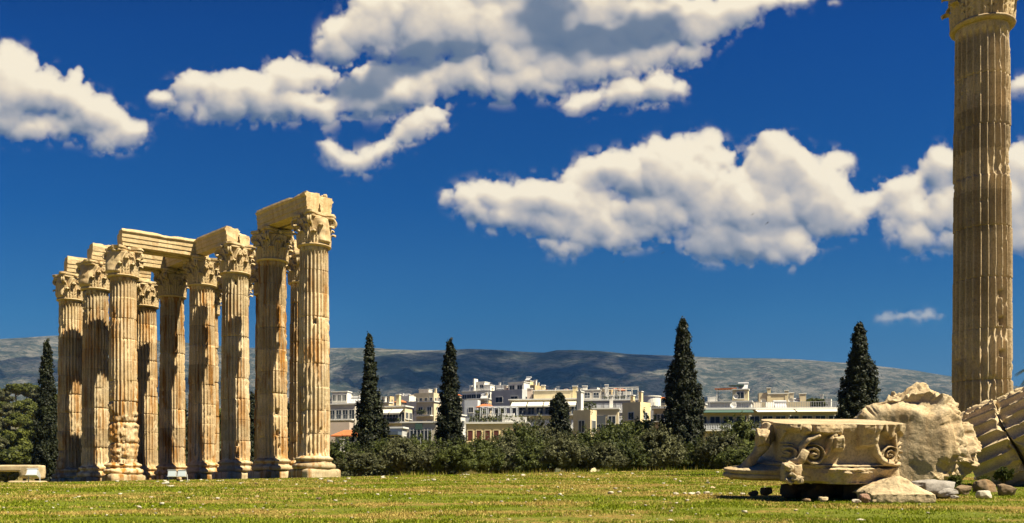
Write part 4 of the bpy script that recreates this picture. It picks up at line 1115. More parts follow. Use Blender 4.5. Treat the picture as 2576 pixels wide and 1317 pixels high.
    # sawn top and underside
    capt = np.stack([np.stack([Rr[-1]*q*np.cos(TH[0]), Rr[-1]*q*np.sin(TH[0]), np.full(nth, H)+.012*fbm(np.stack([Rr[-1]*q*np.cos(TH[0]), Rr[-1]*q*np.sin(TH[0]), TH[0]*0], 1)*2.5, 3, 5)], 1) for q in (.985, .9, .6, .3, .02)])
    capb = np.stack([np.stack([Rr[0]*q*np.cos(TH[0]), Rr[0]*q*np.sin(TH[0]), np.full(nth, 0.02+.05*(1-q))], 1) for q in (.02, .5, .9, .97)])
    G = np.concatenate([capb, G, capt]); a_, b_ = G.shape[:2]; idx = np.arange(a_*b_).reshape(a_, b_); nx = np.roll(idx, -1, 1)
    F = np.stack([idx[:-1], nx[:-1], nx[1:], idx[1:]], -1).reshape(-1, 4)
    link('bell', mesh_np('bell', G.reshape(-1, 3), F, True), M['stone_fallen'], t)
    # the strut that carried the corner scroll, standing free of the bell
    q = lambda px, py, dy=0.0: np.array([(px-cx)*K, -.25+dy, (1202-py)*K+(.11 if dy < -.5 else 0)])
    mb = MB(); path = np.array([q(1928, 1078, .1), q(1912, 1100, .05), q(1902, 1125), q(1886, 1146), q(1866, 1166), q(1846, 1184), q(1828, 1196)]); path = np.stack([np.interp(np.linspace(0, 6, 30), np.arange(7), path[:, j]) for j in range(3)], 1)
    mb.tube(path, np.interp(np.linspace(0, 6, 30), np.arange(7), [.12, .11, .085, .085, .09, .09, .06]), 14)
    mb.V[0] = mb.V[0]+np.stack([fbm(mb.V[0]*3.5, 4, 3), fbm(mb.V[0]*3.5, 4, 4), fbm(mb.V[0]*3.5, 4, 5)], 1)*.10; link('scroll_strut', mb.mesh('scroll_strut', True), M['stone_fallen'], t)
    V, F = boulder((.24, .36, .32), 9, .22, (14, 14, 14), .45); V = V+q(1905, 1100, -.05); link('scroll_knob', mesh_np('scroll_knob', V, F, True), M['stone_fallen'], t)
    # flower on the middle of the abacus, worn to a few lobes
    mb = MB(); fx = q(1941, 1190, -.78)
    V, F = boulder((.30, .42, .36), 5, .22, (12, 12, 12), .4); mb.add(V+fx, F)
    rf = np.random.RandomState(31)
    for i in range(8):
        V, F = boulder((rf.uniform(.10, .17), .14, rf.uniform(.07, .12)), 20+i, .2, (7, 7, 7), .6); cr = rf.uniform(-.7, .7); V = np.stack([V[:, 0]*math.cos(cr)-V[:, 2]*math.sin(cr), V[:, 1], V[:, 0]*math.sin(cr)+V[:, 2]*math.cos(cr)], 1)
        mb.add(V+fx+np.array([rf.uniform(-.12, .08), -.19+rf.uniform(-.03, .03), rf.uniform(-.13, .13)]), F)
    link('fleuron', mb.mesh('fleuron', True), M['stone_fallen'], t)
    mb = MB(); path = np.array([fx+np.array([0.03, .12, .12]), q(1962, 1164, -.80), q(1972, 1138, -.86)]); mb.tube(path, [.10, .07, .06], 10); link('stalk', mb.mesh('stalk', True), M['stone_fallen'], t)
    # dark stones it rests on
    rng = np.random.RandomState(3)
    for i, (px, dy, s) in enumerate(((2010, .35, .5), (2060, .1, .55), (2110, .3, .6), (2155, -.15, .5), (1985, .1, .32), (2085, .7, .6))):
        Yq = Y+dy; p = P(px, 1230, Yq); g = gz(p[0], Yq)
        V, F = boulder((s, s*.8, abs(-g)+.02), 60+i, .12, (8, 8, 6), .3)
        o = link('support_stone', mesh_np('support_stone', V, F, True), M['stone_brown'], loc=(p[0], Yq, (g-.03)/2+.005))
        tag(o, 'dark stone in the shadow under the carved capital block', 'stone', 'stones the carved capital rests on')
build_fallen_capital()

def axis_frame(n):
    n = np.array(n, float); n /= np.linalg.norm(n); up = np.array([0, 0, 1.0]); u = np.cross(up, n); u /= np.linalg.norm(u); w = np.cross(n, u)
    return n, u, w

def build_fallen_drum():
    # lower half of a capital tipped on its side: a plain round bed towards the camera, carved leaves behind its rim
    Y = 19.5; c = P(2266, 1120, Y)
    n, u, w = axis_frame((-.42, -.88, .14))           # towards the viewer
    nth, ns = 560, 150
    TH, S = np.meshgrid(np.arange(nth)/nth*2*np.pi, np.linspace(0, 1, ns))
    prof_s = np.interp(S, [0, .22, .27, .40, .55, .7, .85, 1.0], [0, .94, 1.02, 1.06, 1.13, 1.22, 1.10, .55])
    prof_d = np.interp(S, [0, .22, .27, .40, .55, .7, .85, 1.0], [0, 0, -.05, -.32, -.62, -.95, -1.25, -1.35])
    q = np.stack([(prof_s*np.cos(TH)).ravel(), (prof_s*np.sin(TH)).ravel(), prof_d.ravel()], 1)
    n1 = fbm(q*1.1, 4, 71).reshape(S.shape); n2 = fbm(q*5, 4, 72).reshape(S.shape)
    wq = q+np.stack([fbm(q*1.7, 3, 80), fbm(q*1.7, 3, 81), fbm(q*1.7, 3, 82)], 1)*.5
    leaf = 1-np.abs(fbm(wq*3.0, 3, 73)).reshape(S.shape)*2.6; leaf = np.clip(leaf, 0, 1)
    fine = (np.sin((wq[:, 0]*2+wq[:, 1]*3+wq[:, 2]*5)*6.5)*.5+.5).reshape(S.shape)
    carve = sstep(S, .27, .34)*(leaf*.15+fine*.055)*(.6+.6*sstep(n1, -.3, .2))
    ridge = np.clip(n1+.05, 0, 1)*.26*sstep(S, .22, .30)
    lft = sstep(-np.cos(TH), -.15, .75)*(1-.0*S); prof_s = prof_s-np.maximum(prof_s-.97, 0)*lft*.9; carve = carve*(1-.8*lft)
    Rr = prof_s+carve+ridge+n2*.02*sstep(S, .2, .3)+n1*.06*sstep(S, .18, .25)
    # the rim of the bed is broken at the top and lower right
    brk = np.clip(fbm(np.stack([np.cos(TH).ravel()*2, np.sin(TH).ravel()*2, S.ravel()*0], 1), 4, 75).reshape(S.shape)+.05, 0, 1)
    D = prof_d-brk*.45*sstep(S, .17, .23)*sstep(-S, -.36, -.26)+(fbm(q*1.1, 5, 77).reshape(S.shape)*.07+fbm(q*4.5, 4, 78).reshape(S.shape)*.015-.05*np.exp(-(fbm(q*np.array([.9, .9, .9])+3, 3, 79).reshape(S.shape)/.03)**2))*sstep(-S, -.23, -.2)+n2*.03*sstep(S, .24, .3)
    Rr = Rr+(.10*np.exp(-((TH-R(78))/.10)**2)+.07*np.exp(-((TH-R(118))/.07)**2))*sstep(S, .3, .5)+fbm(q*2.6, 4, 91).reshape(S.shape)*.08*sstep(S, .22, .32)
    # knob standing up at the crest
    G = (c[None, None, :]+Rr[..., None]*(np.cos(TH)[..., None]*u+np.sin(TH)[..., None]*w)+D[..., None]*n)
    org = c+np.array([0, 0, -1.05]); G = G-org
    idx = np.arange(ns*nth).reshape(ns, nth); nx = np.roll(idx, -1, 1); F = np.stack([idx[:-1], nx[:-1], nx[1:], idx[1:]], -1).reshape(-1, 4)
    o = link('fallen_capital_drum', mesh_np('fallen_capital_drum', G.reshape(-1, 3), F[:, ::-1], True), M['stone_fallen'], loc=org.tolist())
    tag(o, 'huge round capital tipped on its side, smooth bed facing us, carved leaves on its rim', 'carved stone')
    # fluted drums of the fallen column, leaning and overlapping
    def drum(c, a, L, r, seed, label):
        n, u, w = axis_frame(a)
        nth, ns = 480, 110
        TH, S = np.meshgrid(np.arange(nth)/nth*2*np.pi, np.linspace(0, 1, ns))
        rad = np.interp(S, [0, .16, .20, .80, .84, 1], [0, r*.97, r, r, r*.97, 0]); dd = np.interp(S, [0, .17, .20, .80, .83, 1], [0, 0, .03, L-.03, L, L])
        fr = (TH/(2*np.pi)*24) % 1; s = (fr-.5)*2; fl = np.sqrt(np.clip(1-(s/.96)**2, 0, 1))
        q = np.stack([(rad*np.cos(TH)).ravel(), (rad*np.sin(TH)).ravel(), dd.ravel()], 1)+seed*3
        n1 = fbm(q*1.3, 4, seed).reshape(S.shape); n2 = fbm(q*5, 4, seed+1).reshape(S.shape)
        mid = sstep(S, .16, .2)*sstep(-S, -.84, -.8)
        rad = rad-fl*.135*r*sstep(S, .12, .2)*sstep(-S, -.88, -.8)-np.clip(n1*1.2+n2*.9-.1, 0, 1)*.17*(1-fl)*mid-np.clip(n1-.25, 0, 1)*.25*mid+n2*.012
        edge = np.exp(-((S-.19)/.05)**2)+np.exp(-((S-.81)/.05)**2)
        dd = dd+np.where(S < .5, 1, -1)*edge*np.clip(fbm(np.stack([np.cos(TH).ravel()*2.4, np.sin(TH).ravel()*2.4, (S > .5).ravel()*5.0+seed], 1), 4, seed+4).reshape(S.shape)+.15, 0, 1)*.40
        rad = np.maximum(rad, 0)
        G = c[None, None]+rad[..., None]*(np.cos(TH)[..., None]*u+np.sin(TH)[..., None]*w)+dd[..., None]*n
        org = c+np.array([0, 0, -r]); G = G-org
        idx = np.arange(ns*nth).reshape(ns, nth); nx = np.roll(idx, -1, 1); F = np.stack([idx[:-1], nx[:-1], nx[1:], idx[1:]], -1).reshape(-1, 4)
        o = link('fallen_column_drum', mesh_np('fallen_column_drum', G.reshape(-1, 3), F, True), M['stone_pale'], loc=org.tolist())
        tag(o, label, 'column drum', 'fluted drums of the fallen column')
    ax = np.array([.80, -.50, .40]); ax /= np.linalg.norm(ax)
    c0 = P(2440, 1150, 22.3)
    drum(c0, ax, .98, 1.10, 5, 'fluted drum of a fallen column leaning behind the carved rim of the tipped capital')
    drum(c0+ax*.97+np.array([.02, .02, -.05]), ax+np.array([0, .05, .04]), .95, 1.10, 9, 'second fluted drum of the fallen column, running out of the picture at the right edge')
    drum(c0+ax*2.05+np.array([.1, .0, -.30]), ax+np.array([0, .08, .08]), .95, 1.10, 14, 'third fluted drum of the fallen column beyond the picture edge')
build_fallen_drum()

def build_rocks():
    def rock(name, px0, px1, py0, py1, Y, seed, mat, label, depth=None, amp=.12, bev=.35, freq=1.6, cat='rock', group=None, fn=None, res=(18, 16, 14), sink=.25):
        w = (px1-px0)/FPX*Y; h = (py1-py0)/FPX*Y; d = depth or w*.7
        V, F = boulder((w, d, h*(1+sink)), seed, amp, res, .55 if fn is None else .12) if fn is None else rough_block((w, d, h*(1+sink)), seed, bev*min(w, h), amp*min(w, h), freq/max(w, .1)*1.4, res, chip=0)
        V[:, 2] += h*(1-sink)/2
        if fn is not None: V = fn(V, w, d, h)
        p = P((px0+px1)/2, py1, Y)
        o = link(name, mesh_np(name, V, F, True), mat, loc=p.tolist())
        tag(o, label, cat, group); return o
    def wedge(V, w, d, h):
        V = V.copy(); tt = V[:, 0]/(w/2); top = np.clip(V[:, 2]/h, 0, 1)
        prof = np.interp(tt, [-1, -.75, -.30, -.02, .14, .45, 1.0], [.12, .42, .80, 1.0, .97, .62, .18])
        base = np.clip(V[:, 2], -9, .16*h)
        V[:, 2] = np.where(V[:, 2] > .16*h, .16*h+(V[:, 2]-.16*h)*prof, V[:, 2])
        V[:, 1] += (top-.2)*d*.38*(V[:, 2] > .16*h)
        V[:, 1] *= .9
        V = V+np.stack([V[:, 0]*0, V[:, 1]*0, fbm(V*5+3, 5, 8)*.045*np.clip(V[:, 2]/h+.2, 0, 1)], 1)+.02*np.stack([fbm(V*9, 3, 5), fbm(V*9, 3, 6), fbm(V*9, 3, 7)], 1)
        return V
    rock('marble_fragment', 2172, 2330, 1200, 1253, 14.2, 3, M['stone_fallen'], 'smooth wedge-shaped marble fragment lying at the right end of the carved block', depth=.7, amp=.16, bev=.10, cat='marble fragment', fn=wedge, res=(70, 40, 34))
    rock('marble_slab', 2292, 2392, 1206, 1246, 15.6, 8, M['stone_greyrock'], 'grey weathered slab behind the wedge-shaped fragment', depth=.9, amp=.10, bev=.2, cat='slab')
    rock('rock', 2355, 2408, 1228, 1248, 15.2, 18, M['stone_greyrock'], 'low pale grey rock at the right end of the grey slab', amp=.15)
    rock('rock', 2395, 2444, 1220, 1243, 17.5, 11, M['stone_brown'], 'rounded brown rock right of the grey slab', amp=.15, bev=.5)
    rock('rock', 2448, 2506, 1206, 1244, 18.5, 12, M['stone_brown'], 'tall brown rock in front of the leaning fluted drum', amp=.18, bev=.4)
    rock('rock', 2506, 2560, 1217, 1244, 17.0, 13, M['stone_brown'], 'blunt brown rock nearest the right edge of the picture', amp=.12, bev=.4)
    rock('rock', 2455, 2493, 1234, 1252, 15.6, 14, M['stone_white'], 'white stone in front of the brown rocks', amp=.12, bev=.5)
    rock('rock', 2390, 2412, 1246, 1254, 15.0, 15, M['stone_greyrock'], 'small grey stone on the grass below the rounded brown rock', amp=.12, bev=.5)
    rock('rock', 2160, 2188, 1242, 1262, 13.6, 16, M['stone_red'], 'reddish stone at the left foot of the wedge-shaped fragment', amp=.2, bev=.2)
    rock('rock', 2058, 2084, 1250, 1262, 13.8, 17, M['stone_pale'], 'pale brown stone lying at the edge of the shadow of the carved block', amp=.2, bev=.3)
    rock('rock', 2018, 2040, 1254, 1262, 13.8, 19, M['stone_brown'], 'flat dark stone at the edge of the shadow of the carved block', amp=.2, bev=.3)
    rock('rock', 2142, 2166, 1256, 1264, 13.2, 20, M['stone_white'], 'small white stone below the reddish stone', amp=.2, bev=.3)
    rock('rock', 1912, 1944, 1226, 1243, 15.6, 21, M['stone_brown'], 'dark rock half in the shadow at the left end of the carved block', amp=.2, bev=.3)
    rock('rock', 1882, 1908, 1234, 1246, 15.4, 22, M['stone_brown'], 'smaller dark rock at the tip of the shadow of the carved block', amp=.2, bev=.3)
    rock('rock', 656, 672, 1232, 1243, 24, 23, M['stone_greyrock'], 'rounded grey stone alone on the grass before the temple', amp=.12, bev=.5)
    rock('rock', 2148, 2178, 1305, 1322, 9.6, 24, M['stone_white'], 'white stone cut by the bottom edge of the picture, below the carved block', amp=.14, bev=.5)
    # pale stones scattered over the meadow, each one lying loose
    rng = np.random.RandomState(17); me = []
    for i in range(7):
        V, F = boulder((1, rng.uniform(.6, .9), rng.uniform(.4, .65)), 500+i, .25, (8, 8, 7), .5); me.append(mesh_np('loose_stone', V, F, False)); me[-1].materials.append(M['stone_white'] if i < 5 else (M['stone_pale'] if i == 5 else M['stone_brown']))
    cnt = 0
    for i in range(285):
        Y = math.exp(rng.uniform(math.log(8.8), math.log(48))); px = rng.uniform(-10, 2590); x = (px-CX)/FPX*Y
        if 1800 < px < 2600 and 12 < Y < 26: continue
        s = rng.lognormal(0, .5)*5.2/FPX*Y
        s = min(s, .40)
        o = link('loose_stone', me[rng.choice(7, p=[.18, .18, .18, .18, .12, .1, .06])], None, None, (x, Y, gz(x, Y)+s*.16), (rng.uniform(-.25, .25), rng.uniform(-.25, .25), rng.uniform(0, 6.3)), (s, s, s*rng.uniform(.7, 1.2)))
        tag(o, 'small loose pale stone lying in the grass of the meadow', 'stone', 'loose stones scattered in the grass'); cnt += 1
    # a line of stones in the grass left of the carved block
    for i, px in enumerate((1700, 1722, 1738, 1756, 1777, 1790, 1812, 1838, 1742, 1868, 1890)):
        Y = 17.5+rng.uniform(-.3, .3); x = (px-CX)/FPX*Y; s = rng.uniform(.05, .13)
        o = link('loose_stone', me[i % 5], None, None, (x, Y, gz(x, Y)+s*.15), (0, 0, rng.uniform(0, 6)), (s, s, s))
        tag(o, 'pale stone in the low row of stones left of the carved block', 'stone', 'row of stones left of the carved block')
build_rocks()
def build_pebbles():
    rng = np.random.RandomState(23); n = 420; V0, F0 = box_grid(1, 1, 1); Y = np.exp(rng.uniform(math.log(7.5), math.log(60), n)); x = rng.uniform(-.6, .6, n)*Y
    s = np.minimum(rng.lognormal(0, .4, n)*.0011*Y, .08); an = rng.uniform(0, 6.28, n); z = ground_z(x, Y)+s*.5
    V = V0[None]*np.array([1, .7, .5])*s[:, None, None]*rng.uniform(.6, 1.2, (n, 8, 1)); c, q = np.cos(an)[:, None], np.sin(an)[:, None]
    V = np.stack([V[:, :, 0]*c-V[:, :, 1]*q+x[:, None], V[:, :, 0]*q+V[:, :, 1]*c+Y[:, None], V[:, :, 2]+z[:, None]], 2)
    F = (F0[None]+np.arange(n)[:, None, None]*8).reshape(-1, 4); o = link('pebbles', mesh_np('pebbles', V.reshape(-1, 3), F), M['stone_white']); tag(o, kind='stuff')
build_pebbles()

def build_weeds_by_stones():
    rng = np.random.RandomState(8)
    def bush(px, py, Y, s, seed, label):
        p = P(px, py, Y); mb = broad_crown(seed, s, s*.9, 12, 60, .035, .9, 0, .5)
        t = thing('weed_plant', p, label, 'weed'); link('leaves', mb, M['green'], t)
        st = MB()
        for i in range(4): st.tube([(0, 0, -.1), (rng.normal(0, s*.3), rng.normal(0, s*.3), s*1.1)], [.012, .005], 5)
        link('stem', st, M['bark'], t)
    bush(2528, 1212, 19.2, .17, 61, 'leafy green weed growing in the break of the fluted drums')
    bush(2400, 1222, 18.2, .11, 62, 'low weed growing under the rim of the tipped capital')
    bush(2478, 1222, 19.5, .10, 63, 'small weed between the brown rocks and the leaning drum')
build_weeds_by_stones()

# ------------------------------------------------------------------ floodlights, stone bench, palm, birds
M['lamp_grey'] = plain('lamp_housing', (.62, .62, .60), .5, .08); M['lamp_glass'] = plain('lamp_glass', (.55, .62, .66), .15, .05); M['lamp_dark'] = plain('lamp_ballast', (.05, .05, .05), .5, .1)
def floodlight(parent, x, tilt, w=.62):
    h = thing_part('lamp_head', parent, (x, 0, .62)); h.rotation_euler = (tilt, 0, 0)
    mb = MB()
    V = np.array([(-w/2, -.30, -.20), (w/2, -.30, -.20), (w/2, -.30, .20), (-w/2, -.30, .20), (-w/2*.7, .22, -.13), (w/2*.7, .22, -.13), (w/2*.7, .22, .16), (-w/2*.7, .22, .16)])
    mb.add(V, [(3, 2, 1, 0), (4, 5, 6, 7), (0, 1, 5, 4), (2, 3, 7, 6), (1, 2, 6, 5), (3, 0, 4, 7)]); mb.box((0, -.31, .21), (w+.06, .06, .03)); mb.box((0, -.31, -.21), (w+.06, .06, .03))
    link('housing', mb, M['lamp_grey'], h)
    g = MB(); g.box((0, -.306, 0), (w-.06, .01, .34)); link('lens', g, M['lamp_glass'], h)
    b = MB(); b.tube([(-w/2-.03, 0, 0), (-w/2-.03, 0, -.62)], .025, 6); b.tube([(w/2+.03, 0, 0), (w/2+.03, 0, -.62)], .025, 6); link('bracket', b, M['lamp_grey'], parent, (x, 0, .62))
def thing_part(name, parent, loc):
    o = bpy.data.objects.new(name, None); COL.objects.link(o); o.parent = parent; o.location = loc; return o
def build_small():
    Y = 44.0; x = (448-CX)/FPX*Y
    t = thing('floodlight', (x, Y, gz(x, Y)-.12), 'pair of silver floodlights on short legs in the grass before the temple columns', 'floodlight')
    t.scale = (.62, .62, .72); floodlight(t, -.37, R(-14), .60); floodlight(t, .37, R(-14), .60)
    b = MB(); b.box((0, .06, .16), (.22, .2, .30)); link('ballast_box', b, M['lamp_dark'], t)
    Y = 56.0; x = (86-CX)/FPX*Y
    t = thing('floodlight', (x, Y, gz(x, Y)-.05), 'single pale floodlight beside the broken stone bench at the far left', 'floodlight')
    floodlight(t, 0, R(-25), .62)
    # broken lintel lying on blocks
    Y = 62.0; p = P(20, 1188, Y)
    t = thing('stone_bench', (p[0], Y, gz(p[0], Y)), 'long broken marble lintel propped on blocks at the far left', 'stone bench')
    k = Y/FPX; zt = (HY-1170)*k-gz(p[0], Y)
    V, F = rough_block((150*k, 1.0, 17*k), 71, .08, .05, 1.2, (30, 8, 6), chip=.06); V[:, 2] += zt-9*k; V[:, 0] += -10*k; link('lintel', mesh_np('lintel', V, F, True), M['stone_pale'], t)
    V, F = rough_block((52*k, .98, 34*k), 72, .08, .06, 1.4, (14, 8, 10), chip=.08); V[:, 2] += zt-18*k; V[:, 0] += 61*k; link('end_block', mesh_np('end_block', V, F, True), M['stone_pale'], t)
    V, F = rough_block((80*k, 1.1, 8*k), 73, .06, .04, 1.4, (14, 8, 4)); V[:, 2] += .10; V[:, 0] += 50*k; link('footing', mesh_np('footing', V, F, True), M['stone_pale'], t)
    V, F = rough_block((40*k, .9, 30*k), 74, .08, .06, 1.4, (8, 8, 8)); V[:, 2] += zt-30*k; V[:, 0] += -75*k; link('end_block', mesh_np('end_block', V, F, True), M['stone_pale'], t)
    # palm whose fronds reach into the picture
    Y = 58.0; p = P(2640, 930, Y); zb = gz(p[0], Y)
    t = thing('palm_tree', (p[0], Y, zb), 'palm behind the lone column, only its frond tips reaching in at the right edge', 'palm tree')
    H = p[2]-zb; tr = MB(); tr.tube([(0, 0, -.2), (.1, 0, H*.3), (.05, 0, H*.7), (0, 0, H)], [.34, .28, .26, .24], 10); link('trunk', tr.mesh('trunk', True), M['bark'], t)
    rng = np.random.RandomState(2)
    for i in range(34):
        a = i*2.4; el = rng.uniform(-.5, 1.2); L = rng.uniform(1.9, 2.5); s = np.linspace(0, 1, 14)
        rx = L*(s*math.cos(el)); rz = L*(s*math.sin(el)-.55*s**2.2); ctr = np.stack([rx*math.cos(a), rx*math.sin(a), H+rz], 1)
        mb = MB(); mb.tube(ctr, np.linspace(.03, .008, 14), 4)
        tan = np.array([-math.sin(a), math.cos(a), 0])
        Vs = []
        for q in np.linspace(.15, .98, 34):
            c = np.array([np.interp(q, s, ctr[:, j]) for j in range(3)]); d = np.array([np.interp(min(q+.12, 1), s, ctr[:, j]) for j in range(3)])-c; d /= np.linalg.norm(d)+1e-6
            ll = .55*math.sin(math.pi*min(1, q*.8+.15))
            for sg in (-1, 1):
                e = c+tan*sg*ll*.8+d*ll*.6+np.array([0, 0, -.12*ll]); wv = d*.022
                mb.add([c-wv, c+wv, e], [(0, 1, 2)])
        link('frond', mb, M['pine'], t)
    # birds
    M['bird'] = plain('dark_plumage', (.02, .02, .022), .7, .2)
    for (px, py, wpx, roll, lab) in ((1930, 562, 10.5, -.75, 'largest dark bird gliding in front of the white cloud'), (1893, 540, 8.5, -.6, 'dark bird just above and left of the largest bird'), (1667, 637, 9.5, -.5, 'dark bird in the blue gap beneath the cloud'), (1568, 660, 7.5, -.75, 'dark bird lowest and farthest left in the blue sky'), (1877, 610, 4.5, -.5, 'tiny dark bird directly below the largest bird'), (2367, 477, 4.5, -.5, 'tiny dark bird left of the lone column')):
        Y = 260.0; p = P(px, py, Y); s = 1.5*wpx/FPX*Y
        t = thing('bird', p, lab, 'bird', 'birds gliding in the sky'); t.rotation_euler = (0, roll, .3)
        b = MB(); b.lathe([(.004, -.22), (.03, -.19), (.035, -.10), (.055, 0), (.04, .10), (.03, .14), (.006, .19)], 8); b.V[0] = b.V[0][:, [0, 2, 1]]*s
        link('body', b.mesh('body', True), M['bird'], t)
        tl = MB(); tl.add(np.array([(-.02, -.18, .004), (.02, -.18, .004), (.06, -.34, .004), (-.06, -.34, .004), (-.02, -.18, -.004), (.02, -.18, -.004), (.06, -.34, -.004), (-.06, -.34, -.004)])*s, [(0, 1, 2, 3), (7, 6, 5, 4), (0, 4, 5, 1), (2, 6, 7, 3), (1, 5, 6, 2), (3, 7, 4, 0)]); link('tail', tl, M['bird'], t)
        for sg in (-1, 1):
            st = np.array([(.02, .09, -.07, 0), (.20, .12, -.06, .05), (.36, .08, -.06, .05), (.50, -.06, -.12, .02)]); V = []
            for x_, f, r_, z_ in st:
                V += [(sg*x_, f, z_+.008), (sg*x_, r_, z_+.006), (sg*x_, r_, z_-.006), (sg*x_, f, z_-.008)]
            mb = MB(); F = []
            for i in range(3):
                for j in range(4):
                    F.append((i*4+j, i*4+(j+1) % 4, i*4+4+(j+1) % 4, i*4+4+j))
            F += [(0, 1, 2, 3), (12, 13, 14, 15)]
            mb.add(np.array(V)*s, F); link('wing', mb, M['bird'], t)
build_small()
# ------------------------------------------------------------------ the town
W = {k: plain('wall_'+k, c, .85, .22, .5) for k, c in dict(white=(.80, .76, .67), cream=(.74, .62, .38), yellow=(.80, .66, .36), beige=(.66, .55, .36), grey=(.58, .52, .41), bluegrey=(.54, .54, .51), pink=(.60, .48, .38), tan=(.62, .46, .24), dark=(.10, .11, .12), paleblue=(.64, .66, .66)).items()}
M['tile'] = plain('terracotta_tiles', (.52, .17, .06), .85, .25, 1.2)
M['slab'] = plain('white_slab', (.78, .76, .70), .8, .08, .6); M['frame'] = plain('window_frame', (.68, .66, .60), .6, .05); M['pane'] = plain('window_glass', (.035, .045, .055), .15, .1)
M['shutter'] = plain('maroon_shutter', (.13, .04, .03), .7, .1); M['blind'] = plain('white_blind', (.74, .74, .72), .7, .06); M['awning'] = plain('cream_awning', (.84, .80, .66), .8, .05); M['greenawning'] = plain('green_awning', (.06, .11, .09), .8, .08)
M['rail'] = plain('railing_metal', (.30, .31, .32), .5, .1); M['whiterail'] = plain('white_railing', (.62, .64, .66), .5, .1); M['metal'] = plain('roof_metal', (.5, .5, .5), .4, .1); M['bluemetal'] = plain('blue_metal', (.10, .13, .17), .35, .1)
UNIT = {}
def unit_box():
    if 'b' not in UNIT:
        mb = MB(); mb.box((0, 0, 0), (1, 1, 1)); UNIT['b'] = mb.mesh('box')
    return UNIT['b']
_BOX = {}
def bx(name, parent, c, s, mat, rz=0.0):
    """one box-shaped part; slightly bevelled mesh of its own size"""
    key = (name, mat.name, tuple(round(v, 2) for v in s))
    if key not in _BOX:
        V, F = box_grid(1, 1, 1); mb = MB(); mb.box((0, 0, 0), s); me = mb.mesh(name); me.materials.append(mat); _BOX[key] = me
    return link(name, _BOX[key], None, parent, [float(v) for v in c], (0, 0, rz))
_WIN = {}
def window(parent, c, w, h, face, kind='glass'):
    """frame standing 3 cm proud of the wall, pane set inside it; face: 0 front (-y), 1 right (+x)"""
    key = (round(w, 1), round(h, 1), kind); w, h = key[0], key[1]
    if key not in _WIN:
        f = MB(); t = .10
        for (cx_, cz_, sx_, sz_) in ((0, h/2-t/2, w, t), (0, -h/2+t/2, w, t), (-w/2+t/2, 0, t, h-2*t), (w/2-t/2, 0, t, h-2*t)): f.box((cx_, -.03, cz_), (sx_, .12, sz_))
        if kind != 'shutter': f.box((0, -.03, 0), (.06, .10, h-2*t))
        f.box((0, -.07, -h/2-.04), (w+.2, .22, .08))
        me = f.mesh('window'); me.materials.append(M['frame'] if kind != 'shutter' else W['cream'])
        g = MB(); g.box((0, .0, 0), (w-2*t, .10, h-2*t)); gm = g.mesh('pane'); gm.materials.append(M[{'glass': 'pane', 'shutter': 'shutter', 'blind': 'blind'}[kind]])
        _WIN[key] = (me, gm)
    me, gm = _WIN[key]
    o = link('window', me, None, parent, [float(v) for v in c], (0, 0, 0 if face == 0 else math.pi/2)); link('pane', gm, None, o); return o

def railing(name, parent, x0, x1, y, z, mat, h=.95, solid=False):
    mb = MB(); L = x1-x0
    mb.box(((x0+x1)/2, y, z+h), (L, .06, .06)); mb.box(((x0+x1)/2, y, z+.12), (L, .05, .05))
    n = max(2, int(L/.35))
    for i in range(n+1): mb.box((x0+L*i/n, y, z+h/2), (.05, .045, h-.02))
    if solid: mb.box(((x0+x1)/2, y+.05, z+h/2), (L-.06, .03, h-.1))
    return link(name, mb, mat, parent)

